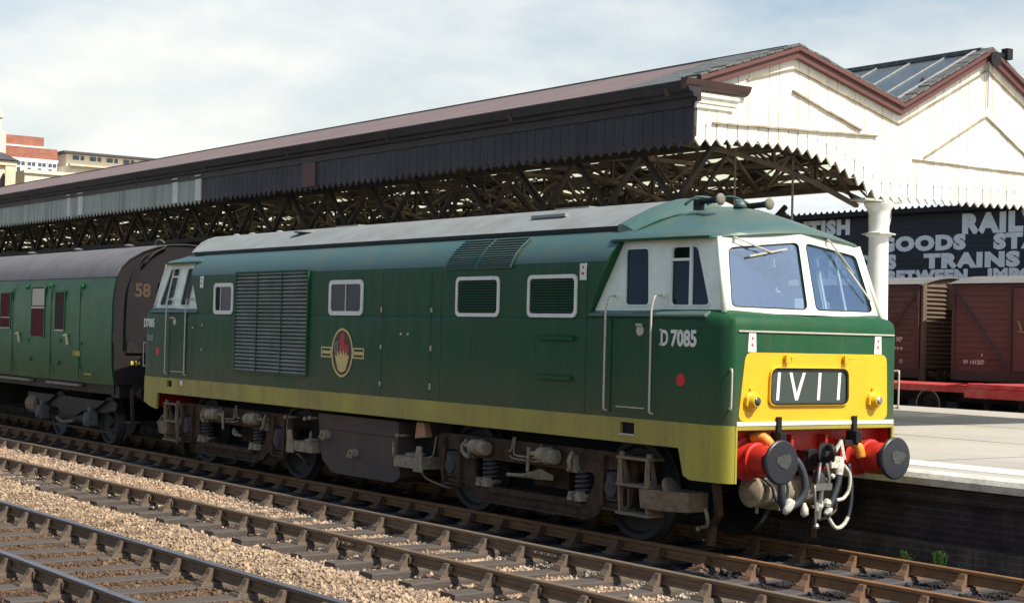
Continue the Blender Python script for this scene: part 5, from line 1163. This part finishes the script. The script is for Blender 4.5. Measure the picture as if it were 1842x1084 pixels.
# gable boards with saw-tooth foot and the arch to the column
def foot(y):
    P = [(1.8, 4.875), (2.6, 4.94), (3.4, 4.965), (4.0, 4.92), (4.52, 4.81), (5.0, 4.64), (5.23, 4.52), (5.5, 4.37), (5.65, 4.38), (8.9, 4.47), (17, 4.5)]
    for (a, za), (b_, zb) in zip(P[:-1], P[1:]):
        if y <= b_: return za+(zb-za)*(y-a)/(b_-a)+.09
    return 4.59
def topz(y):
    for k in range(len(seq)-1):
        if seq[k][0] <= y <= seq[k+1][0]: t = (y-seq[k][0])/(seq[k+1][0]-seq[k][0]); return seq[k][1]+t*(seq[k+1][1]-seq[k][1])
    return 5.8
m = MB(); y = 1.82; fg = lambda u, v, d: (XG+.0-d, u, v)
i = 0
while y < 16.0:
    p = .195; a, b_ = y+.0035, y+p-.0035; dd = .003*((i*7) % 3)
    za, zb = foot(a), foot(b_); lowz = min(za, zb)-.09
    P = [(a, za), ((a+b_)/2, lowz), (b_, zb), (b_, topz(b_)-.04)]
    for ry, rz in RDG:
        if a < ry < b_: P.append((ry, topz(ry)-.04))
    P.append((a, topz(a)-.04)); m.prism(P, lambda u, v, d: (XG+dd-d, u, v), 0, .03); y += p; i += 1
build('gable_boards', m, CW, CN)
m = MB(); y = 1.82
while y < 16: 
    z0 = foot(y)+.02; m.box(XG+.004, XG+.008, y-.0025, y+.0025, z0, z0+.15); m.lathe((XG+.004, y, z0+.16), (XG+.010, y, z0+.16), [(0, .013), (.005, .013)], 8); y += .195
build('slot_holes', m, mat('slot_dark', (.20, .16, .11), .9, fine=0), CN)
# raised mouldings
m = MB()
def mould(p, q, w_=.045, h=.03): m.bar((XG+.018, p[0], p[1]), (XG+.018, q[0], q[1]), h, w_, up=(1, 0, 0)) if False else m.bar((XG+.018, *p), (XG+.018, *q), w_, h, up=(1, 0, 0))
mould((2.12, 5.205), (5.40, 5.325), .024, .05); mould((3.63, 5.80), (5.05, 5.38), .024, .05)
for (a, b_) in (((2.75, 5.86), (3.66, 6.12)), ((3.66, 6.12), (5.87, 5.55)), ((5.87, 5.55), (7.91, 6.58)), ((7.91, 6.58), (9.95, 5.55)), ((9.95, 5.55), (12.0, 6.58)), ((6.45, 5.10), (7.89, 5.86)), ((7.89, 5.86), (9.35, 5.10)), ((6.2, 5.05), (9.6, 5.05))): mould(a, b_, .018, .035)
build('gable_moulding', m, mat('moulding_shadow_brown', (.26, .20, .12), .7, dirt=(.55, .50, .40), damt=.9, scale=3), CN)  # dark brown paints in the shadow lines under the mouldings
# barge boards and lead edge
m = MB(); lead = MB()
pts = [(1.80, topz(1.80)), (3.66, 6.42), (5.87, 5.84), (7.91, 6.90), (9.95, 5.84), (12.0, 6.9), (14.05, 5.84)]
for a, b_ in zip(pts[:-1], pts[1:]):
    m.rings([[(XG+x, a[0], a[1]+z) for x, z in ((.03, -.17), (.09, -.16), (.09, -.01), (.03, -.01))], [(XG+x, b_[0], b_[1]+z) for x, z in ((.03, -.17), (.09, -.16), (.09, -.01), (.03, -.01))]])
    m.rings([[(XG+x, a[0], a[1]+z) for x, z in ((.091, -.06), (.13, -.055), (.13, -.0), (.091, -.0))], [(XG+x, b_[0], b_[1]+z) for x, z in ((.091, -.06), (.13, -.055), (.13, -.0), (.091, -.0))]])
    n = int((Vector(b_)-Vector(a)).length/.16)
    for i in range(n):
        t0, t1 = i/n, (i+.93)/n; P0 = Vector(a).lerp(Vector(b_), t0); P1 = Vector(a).lerp(Vector(b_), t1); j = rnd.random()*.015
        lead.bar((XG-.04, P0.x, P0.y+.02+j), (XG-.04, P1.x, P1.y+.02+j), .30, .028)
build('bargeboard', m, BARGE, CN); build('slate_edge', lead, SLATE, CN)
m = MB(); m.bar((XG-.16, 5.9, 5.885), (XG-.16, 7.88, 6.915), .06, .05); build('lead_flashing', m, LEAD, CN)
m = MB(); m.cyl((XG+.14, 7.91, 6.74), (XG+.18, 7.91, 6.74), .12, 16); m.bar((XG+.1, 7.95, 6.84), (XG+.1, 8.35, 6.84), .06, .06); m.box(XG+.05, XG+.17, 8.2, 8.33, 6.78, 6.95); build('gable_floodlight', m, BLACK, CN)
m = MB(); m.cyl((XG+.035, 7.91, 6.66), (XG+.035, 7.91, 6.0), .012, 6); build('gable_conduit', m, CWD, CN)
# columns along the valley, girders, trusses
COLM = mat('column_white', (.80, .80, .76), .5, dirt=(.6, .6, .56), damt=.5, scale=4, fine=.03)
for i, x in enumerate((3.30, -4.0, -11.3, -18.6, -25.9, -33.2, -40.5)):
    for y in ((5.47, 9.95) if i else (5.71,)):
        m = MB(); m.lathe((x, y, .85), (x, y, 4.7), [(0, .24), (.25, .24), (.30, .165), (2.7, .148), (3.02, .146), (3.03, .19), (3.08, .19), (3.09, .15), (3.36, .155), (3.42, .175), (3.48, .215), (3.52, .225), (3.54, .17), (3.85, .17)], 28)
        m.box(x-.3, x+.3, y-.05, y+.05, 3.885, 3.915) if False else None
        if i:
            for dx, dy in ((1, 0), (-1, 0), (0, 1), (0, -1)):
                m.tube([(x+dx*.15, y+dy*.15, 3.6), (x+dx*.35, y+dy*.35, 4.2), (x+dx*1.2, y+dy*1.2, 4.9)], .06, 6, smooth=3)
        build('column', m, COLM if i == 0 else TRD, CN, smooth=30)
m = MB(); m.bar((3.25, 5.10, 4.335), (3.25, 5.84, 4.335), .05, .03) if False else None
m = MB(); m.lathe((3.30, 5.71, 3.9), (3.30, 5.71, 3.92), [(0, .25), (.02, .25)], 8); m.tube([(3.3, 5.95, 4.35), (3.3, 5.96, 4.15), (3.3, 5.88, 3.95), (3.3, 5.81, 3.9)], .012, 6); m.box(3.05, 3.48, 5.2, 6.0, 4.38, 4.41); build('column_bracket', m, CWD, CN)
def lattice(name, p, q, h, bays, m_, chord=.09, dg=.06, arch=None, warren=False):
    m = MB(); p = Vector(p); q = Vector(q); up = Vector((0, 0, 1)); prev = None
    for i in range(bays):
        a = p.lerp(q, i/bays); b_ = p.lerp(q, (i+1)/bays)
        ha = h if arch is None else arch(i/bays); hb = h if arch is None else arch((i+1)/bays)
        m.bar(a-up*ha, b_-up*hb, chord, chord*.8); 
        if warren: m.bar(a, (a+b_)/2-up*ha, dg, dg*.6); m.bar((a+b_)/2-up*ha, b_, dg, dg*.6)
        else: m.bar(a, b_-up*hb, dg, dg*.6); m.bar(a-up*ha, b_, dg, dg*.6); m.bar(a, a-up*ha, dg, dg)
    m.bar(p, q, chord, chord); return build(name, m, m_, CN)
lattice('lattice_girder', (XG-.15, 2.30, 4.93), (-42, 2.30, 4.93), .75, 30, TRD, .10, .085, warren=True)
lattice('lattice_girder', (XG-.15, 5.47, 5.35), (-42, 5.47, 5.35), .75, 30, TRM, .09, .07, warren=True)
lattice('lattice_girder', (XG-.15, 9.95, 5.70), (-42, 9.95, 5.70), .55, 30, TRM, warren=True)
i = 0; x = XG-.35
while x > -42:
    for y0, y1, zt in ((1.9, 5.40, 5.20), (5.47, 9.95, 5.62), (9.95, 14, 5.85)):
        ar = (lambda t: .26+.62*t**2) if y0 < 2 else (lambda t: .28+.34*(2*t-1)**2)
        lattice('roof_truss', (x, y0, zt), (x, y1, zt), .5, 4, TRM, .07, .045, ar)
    m = MB()
    for k in range(0, 6):
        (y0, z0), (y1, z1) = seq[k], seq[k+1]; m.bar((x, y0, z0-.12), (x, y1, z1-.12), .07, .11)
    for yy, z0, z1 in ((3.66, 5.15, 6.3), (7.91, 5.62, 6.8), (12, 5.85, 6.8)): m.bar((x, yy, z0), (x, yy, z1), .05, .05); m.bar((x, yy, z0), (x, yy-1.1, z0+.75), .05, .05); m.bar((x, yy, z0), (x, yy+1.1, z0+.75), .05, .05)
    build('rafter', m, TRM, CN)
    x -= 3.6; i += 1
m = MB()
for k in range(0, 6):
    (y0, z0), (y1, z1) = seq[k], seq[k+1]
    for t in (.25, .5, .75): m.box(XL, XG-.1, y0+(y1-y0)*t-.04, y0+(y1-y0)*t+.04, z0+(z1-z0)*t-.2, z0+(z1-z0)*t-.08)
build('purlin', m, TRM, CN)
for x, y in ((2.1, 3.9), (2.6, 4.6)):
    m = MB(); m.cyl((x, y, 3.7), (x, y, 5.1), .018, 6); m.lathe((x, y, 3.75), (x, y, 3.6), [(0, .02), (.05, .06), (.1, .13), (.15, .14)], 12)
    o = build('hanging_lamp_rod', m, PALE, CN)

# ================================================================ STATION BUILDING under the canopy
SB = empty('station_building', (-30, 12.5, .85), 'dark sooty station building in the shade under the canopy', 'station building')
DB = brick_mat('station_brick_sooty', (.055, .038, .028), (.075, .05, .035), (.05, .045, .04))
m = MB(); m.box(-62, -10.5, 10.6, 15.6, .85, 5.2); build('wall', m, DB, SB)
m = MB(); m.box(-62.1, -10.4, 10.5, 15.7, 5.2, 5.32); build('roof', m, SLATE, SB)
STN = mat('stone_trim', (.30, .26, .19), .8, dirt=(.15, .12, .09), damt=.7)
x = -13.5
while x > -60:
    m = MB(); m.box(x-.75, x+.75, 10.54, 10.60, 1.6, 4.2); fr = build('window', m, STN, SB)
    m = MB(); m.box(x-.6, x-.04, 10.52, 10.54, 1.75, 4.05); m.box(x+.04, x+.6, 10.52, 10.54, 1.75, 4.05); build('pane', m, bpy.data.materials['dark_pane'], fr); x -= 4.2

# ================================================================ GOODS YARD beyond the platform
ZR = .55                                     # rail level there
VB = mat('van_bauxite_boards', (.140, .082, .076), .9, dirt=(.10, .06, .056), damt=.7, scale=2.2, fine=.2, stretch=(1, 1, 2.5), bump=.1)
VB2 = mat('van_brown_boards', (.115, .085, .076), .9, dirt=(.08, .055, .05), damt=.8, scale=2.2, fine=.2, stretch=(1, 1, 2.5))
VE = mat('van_end_steel', (.145, .105, .072), .85, dirt=(.08, .06, .045), damt=.6, scale=3, fine=.15)
VR = mat('van_roof_grey', (.17, .165, .16), .85, dirt=(.1, .1, .1), damt=.6, scale=2)
VI = mat('van_ironwork', (.10, .065, .065), .8, dirt=(.05, .04, .04), damt=.5)
VW = mat('van_lettering', (.75, .72, .68), .7, fine=.1)
YT = empty('railway_track', (-8, 21.2, ZR), 'far railway track carrying the brown goods vans', 'railway track')
for s in (-1, 1):
    m = MB(); m.rings([[(x, 21.2+s*.75+a, ZR+z) for a, z in RAILP] for x in (-40, 20)]); build('rail', m, RUST, YT)
m = MB()
sl = None
for k in range(60):
    x = -30+.75*k
    if sl is None: m = MB(); m.box(-.12, .12, -1.3, 1.3, -.27, -.14); sl = build('sleeper', m, SLP); o = sl
    else: o = sl.copy(); COL.objects.link(o)
    o.parent = YT; o.location = (x+8, 0, 0)
def van(x1, L, mats, label, y0=20., steel=False, leftdiag=True, letters=None):
    vb, end = mats; x0 = x1-L; y1 = y0+2.40; zb, zt = 1.66, 3.80
    V = empty('goods_van', ((x0+x1)/2, (y0+y1)/2, ZR), label, 'goods van', 'covered goods vans in the yard')
    m = MB(); nb = 15
    for i in range(nb):
        z0 = zb+(zt-zb)*i/nb; z1 = zb+(zt-zb)*(i+1)/nb-.008
        m.box(x0, x1, y0, y1, z0, z1)
    m.box(x0+.02, x1-.02, y0+.02, y1-.02, zb, zt); build('van_body', m, vb, V)
    arc = [(y0-.06+(y1-y0+.12)*t, 3.80+.36*math.sin(math.pi*(.12+.76*t))-.13) for t in [i/12 for i in range(13)]]
    m = MB(); m.rings([[(x, y, z+.03) for y, z in arc]+[(x, y, z-.01) for y, z in arc[::-1]] for x in (x0-.1, x1+.1)]); build('van_roof', m, VR, V, smooth=40)
    m = MB(); m.rings([[(x, y, z) for y, z in [(y0+.01, 3.78)]+arc[1:-1]+[(y1-.01, 3.78)]] for x in (x0+.01, x1-.01)]); build('gable_infill', m, end, V)
    # end: corrugated steel
    m = MB()
    if steel:
        m.box(x1, x1+.03, y0, y1, zb, 3.85)
        n = 19
        for i in range(n):
            z = zb+.06+(3.72-zb)*i/(n-1); m.rings([[(x1+.03, y, z-.035), (x1+.075, y, z-.012), (x1+.075, y, z+.012), (x1+.03, y, z+.035)] for y in (y0+.14, y1-.14)])
        for y in (y0, y1-.14): m.box(x1, x1+.10, y, y+.14, 1.36, 3.84)
    else:
        for y in (y0+.02, y0+.8, y0+1.5, y1-.12): m.box(x1, x1+.07, y, y+.10, 1.4, 3.84)
    build('van_end', m, end, V)
    if steel:
        m = MB(); yc = y0+1.2; m.rings([[(x1+.03, yc-.22, 3.9), (x1+.03, yc+.22, 3.9), (x1+.03, yc+.22, 3.2), (x1+.03, yc-.22, 3.2)], [(x1+.22, yc-.2, 3.82), (x1+.22, yc+.2, 3.82), (x1+.32, yc+.2, 3.22), (x1+.32, yc-.2, 3.22)]]); build('end_vent', m, end, V)
    m = MB(); xm = (x0+x1)/2
    for x in (x0+.01, xm-.95, xm+.95, x1-.09): m.box(x, x+.08, y0-.045, y0, 1.45, 3.8)
    for xa, xb in ((x0+.08, xm-.95), (x1-.08, xm+.95)): m.bar((xa, y0-.02, 3.62), (xb, y0-.02, 1.72), .04, .09, up=(0, 1, 0))
    m.box(x0, x1, y0-.06, y0, 3.76, 3.82); m.box(x0, x1, y0-.03, y0+.1, 1.42, 1.66)
    build('van_ironwork', m, VI, V)
    m = MB(); m.box(xm-.78, xm+.78, y0-.05, y0, 1.68, 3.70); dr = build('van_door', m, vb, V)
    m = MB(); m.bar((xm-.62, y0-.09, 2.9), (xm-.52, y0-.09, 2.66), .04, .04); m.bar((xm-.62, y0-.09, 2.66), (xm-.40, y0-.09, 2.62), .04, .04); build('door_latch', m, PALE, dr)
    for (tx, tz, s, sz) in letters or (): text(s, 'van_lettering', sz, (tx, y0-.012, tz), (1, 0, 0), (0, 0, 1), VW, V, bold=.004)
    m = MB(); m.box(x0+.1, x1-.1, y0+.3, y1-.3, 1.3, 1.66)
    for q in (x0+1.2, x1-1.2):
        m.box(q-.35, q+.35, y0+.38, y0+.44, .7, 1.45); m.box(q-.14, q+.14, y0+.3, y0+.5, .85, 1.15)
    build('van_underframe', m, BLACK, V)
    for q in (x0+1.2, x1-1.2):
        for s in (-1, 1):
            m = MB(); a = (q, 21.2+s*.66, ZR+.48); c = (q, 21.2+s*.82, ZR+.48); m.lathe(a, c, [(0, .07), (0, .5), (.03, .5), (.036, .48), (.145, .475), (.15, .41), (.10, .38), (.1, .12), (.14, .1), (.15, 0)], 28); build('wheel', m, TYRE, V, smooth=30)
    for e_, x in ((1, x1), (-1, x0)):
        for y in (20.35, 22.05): m = MB(); m.lathe((x, y, 1.5), (x+e_*.42, y, 1.5), [(0, .12), (.2, .11), (.21, .07), (.36, .07), (.37, .17), (.42, .17)], 14); build('buffer', m, BROWN, V)
van(-6.80+5.3, 5.3, (VB, VE), 'reddish brown planked goods van, the right one behind the platform', letters=[(-6.45, 1.83, 'W 141207', .15), (-5.9, 2.02, 'P', .09)])
van(-7.84, 5.3, (VB2, VE), 'darker brown goods van with ribbed steel end, standing left of the reddish van', steel=True, letters=[(-8.6, 2.35, 'XP', .17), (-8.7, 2.14, 'W B 10', .1), (-8.5, 1.8, '12', .13)])
# red flat wagon nearer the platform
FR = mat('flat_wagon_red', (.50, .03, .035), .5, dirt=(.62, .25, .22), damt=.5, scale=2.5, fine=.08)
FW = empty('flat_wagon', (-4, 18.6, ZR), 'low red flat wagon standing behind the platform in front of the vans', 'flat wagon')
m = MB(); m.box(-13, -4.25, 17.45, 19.6, 1.20, 1.36); m.box(-4.25, 3, 17.35, 19.6, 1.22, 1.42); fl = build('deck', m, FR, FW, bevel=.012)
m = MB(); m.rings([[(-4.9, 17.44, 1.365), (-4.9, 17.9, 1.365), (-4.9, 17.9, 1.367), (-4.9, 17.44, 1.367)], [(-4.2, 17.34, 1.422), (-4.2, 17.9, 1.422), (-4.2, 17.9, 1.43), (-4.2, 17.34, 1.43)]]); m.box(-4.27, 3, 17.30, 17.35, 1.10, 1.30); build('side_rave', m, FR, FW)
m = MB(); m.box(-12.8, 2.8, 18.1, 18.9, .95, 1.20)
for x in (-8, -2.9, -2.2, -1.6): m.box(x-.12, x+.12, 17.6, 17.7, .75, 1.2)
build('underframe', m, BLACK, FW)
for q in (-10.5, -5.65, -.4):
    for s in (-1, 1):
        m = MB(); m.lathe((q, 18.6+s*.66, ZR+.33), (q, 18.6+s*.82, ZR+.33), [(0, .07), (0, .36), (.03, .36), (.036, .34), (.145, .335), (.15, .29), (.10, .27), (.1, .12), (.14, .1), (.15, 0)], 24); build('wheel', m, TYRE, FW, smooth=30)
        m = MB(); m.lathe((q, 18.6+s*.86, ZR+.33), (q, 18.6+s*.90, ZR+.33), [(0, .355), (.02, .355), (.021, .33), (.0, .33)], 28, cap=False); build('wheel_rim', m, STEEL, FW)
YT2 = empty('railway_track', (-5, 18.6, ZR), 'far railway track under the red flat wagon', 'railway track')
for s in (-1, 1): m = MB(); m.rings([[(x, 18.6+s*.75+a, ZR+z) for a, z in RAILP] for x in (-40, 20)]); build('rail', m, RUST, YT2)
for k in range(40):
    o = sl.copy(); COL.objects.link(o); o.parent = YT2; o.location = (-18+.75*k+5, 0, 0)

# goods shed with painted lettering
GS = empty('goods_shed', (-16, 31, .34), 'long dark goods shed wall painted with big white lettering under a ribbed grey roof', 'goods shed')
NAVY = mat('shed_board_dark', (.018, .021, .032), .6, dirt=(.035, .035, .045), damt=.6, scale=1.2, fine=.15, stretch=(.2, 1, 3))
m = MB(); m.box(-60, 6, 28, 36, .34, 6.55)
for i in range(34): z = 1.0+i*.165; m.box(-60, 6, 27.988, 28.0, z, z+.15)
build('wall', m, NAVY, GS)
m = MB(); rs = []; x = -60.; top = []; n = 0
CS = mat('shed_roof_sheeting', (.36, .40, .42), .55, dirt=(.24, .27, .29), damt=.6, scale=.8, fine=.05)
rows = [(27.6, 6.60), (30.5, 7.42)]
px = []; x = -60
while x < 6.5:
    px += [(x, 0), (x+.10, .0), (x+.16, .075), (x+.20, .075)]; x += .26
m.rings([[(x, y, z+d) for x, d in px] for y, z in rows], cap=False, closed=False)
m.rings([[(x, 30.5, 7.42+d) for x, d in px], [(x, 35.5, 7.2) for x, d in px]], cap=False, closed=False)
build('roof', m, CS, GS, recalc=False)
m = MB(); m.box(-60, 6, 27.62, 27.74, 6.46, 6.58); build('gutter', m, BLACK, GS)
LW = mat('shed_lettering_white', (.93, .93, .90), .7, dirt=(.75, .75, .72), damt=.5, scale=2, fine=.05)
def row(s, x, z, h, xs, sp=1.16): text(s, 'lettering', h/.72, (x, 27.975, z), (1, 0, 0), (0, 0, 1), LW, GS, bold=.050*h/.5, xs=xs, spacing=sp)
row('BRITISH', -20.75, 5.93, .46, 1.28); row('RAILWAYS', -12.92, 5.79, .56, 1.25, 1.17)
row('GOODS', -16.27, 5.30, .43, 1.50, 1.14); row('STATION', -11.7, 5.27, .43, 1.45)
row('GOODS', -18.45, 4.74, .42, 1.27); row('TRAINS', -14.35, 4.73, .42, 1.62, 1.16)
row('TRANSIT', -19.9, 4.28, .40, 1.2); row('BETWEEN', -15.93, 4.27, .37, 1.30, 1.13); row('IMPORTANT', -11.92, 4.27, .37, 1.30, 1.13)

# ================================================================ FAR TOWN BUILDINGS
BR = brick_mat('red_brick_far', (.29, .10, .068), (.33, .125, .088), (.31, .15, .11), scale=2, axis='y')
CS2 = mat('bath_stone', (.74, .62, .44), .85, dirt=(.45, .36, .24), damt=.6, scale=.8, fine=.08)
CS3 = mat('pale_stone', (.70, .65, .54), .85, dirt=(.6, .5, .36), damt=.5, scale=.6, fine=.05)
SLR = mat('slate_roof_far', (.05, .045, .055), .7, dirt=(.09, .08, .09), damt=.6, scale=3)
B1 = empty('stone_house', (-93, 20, 0), 'pale stone house with slate eaves and tall chimney at the far left edge', 'house')
X = -90
m = MB(); m.box(X-10, X, 10, 24.2, -1, 13.3); m.box(X, X+.25, 10, 24.35, 12.95, 13.25); m.box(X, X+.2, 23.6, 24.3, -1, 13.0); build('wall', m, CS2, B1)
m = MB(); m.rings([[(X+.4, 10, 13.3), (X+.4, 24.5, 13.3), (X-10, 24.5, 13.3), (X-10, 10, 13.3)], [(X-3, 12, 15.4), (X-3, 22.3, 15.0), (X-8, 21.5, 15.4), (X-8, 12, 15.4)]]); build('roof', m, SLR, B1)
m = MB(); m.box(X-2.4, X-.8, 22.1, 23.9, 12.9, 15.4); m.box(X-2.3, X-.9, 22.2, 23.6, 15.4, 16.9); m.box(X-2.4, X-.8, 22.1, 23.75, 16.3, 16.5); build('chimney', m, CS3, B1)
m = MB(); m.prism([(23.3, 10.2), (23.7, 10.2), (23.7, 12.0), (23.5, 12.35), (23.3, 12.0)], lambda u, v, d: (X+.02+d, u, v), 0, .03); wd = build('window', m, DARK, B1)
m = MB(); m.prism([(23.15, 10.2), (23.25, 10.2), (23.25, 12.1), (23.5, 12.45), (23.75, 12.1), (23.75, 10.2), (23.9, 10.2), (23.9, 12.2), (23.5, 12.7), (23.15, 12.2)], lambda u, v, d: (X+d, u, v), 0, .12); build('window_arch', m, CS3, wd)
B2 = empty('brick_office_block', (-98, 25.5, 0), 'red brick office block with stepped top and white framed windows', 'office building')
X = -92
m = MB(); m.box(X-8, X, 22, 28.0, -1, 12.55); m.box(X-8, X, 22, 28.0, 13.75, 14.55); m.box(X-9, X-.3, 22, 27.1, 14.55, 15.35); build('wall', m, BR, B2)
m = MB(); m.box(X-9, X+.02, 22, 27.12, 14.55, 14.66); m.box(X-8, X+.05, 22, 28.05, 13.6, 13.78); m.box(X-8, X-.05, 22, 28, 12.5, 13.7); build('white_band', m, WHITE, B2)
WG = mat('far_window_glass', (.05, .08, .12), .2, fine=0)
for i, y in enumerate((24.6, 25.35, 26.1, 26.85, 27.6)):
    m = MB(); m.box(X-.05, X+.06, y-.30, y+.36, 12.6 if i else 12.0, 13.62); w_ = build('window', m, WHITE, B2)
    m = MB()
    for k in (0, 1):
        m.box(X+.06, X+.075, y-.26+.31*k, y+.0+.31*k, 13.25, 13.52); m.box(X+.06, X+.075, y-.26+.31*k, y+.0+.31*k, (12.05 if i == 0 else 12.75), 13.12) if (i == 0 or k == 0) else None
    build('pane', m, WG, w_)
B3 = empty('low_stone_building', (-95, 30, 0), 'low pale stone building with plain parapet showing over the canopy roof', 'building')
X = -90
m = MB(); m.box(X-8, X, 25.0, 40, -1, 12.75); m.box(X-8, X-.1, 28.2, 40, 12.75, 13.35); m.box(X, X+.15, 24.9, 40, 12.55, 12.8); build('wall', m, CS3, B3)
m = MB(); m.box(X-.2, X+.3, 28.1, 40, 13.3, 13.42); build('parapet', m, CS2, B3)
B4 = empty('flat_roofed_building', (-105, 33, 0), 'white building with thin dark flat roof beyond the low stone building', 'building')
X = -95
m = MB(); m.box(X-8, X-.4, 29.9, 44, -1, 14.7); build('wall', m, CS3, B4)
m = MB(); m.box(X-8.5, X+.2, 29.5, 44.5, 14.72, 14.86); build('roof', m, SLR, B4)
for i in range(7): m = MB(); y = 30.4+i*1.3; m.box(X-.4, X-.35, y, y+.45, 14.3, 14.6); m.box(X-.4, X-.35, y+.6, y+.85, 14.3, 14.6); build('window', m, WG, B4)
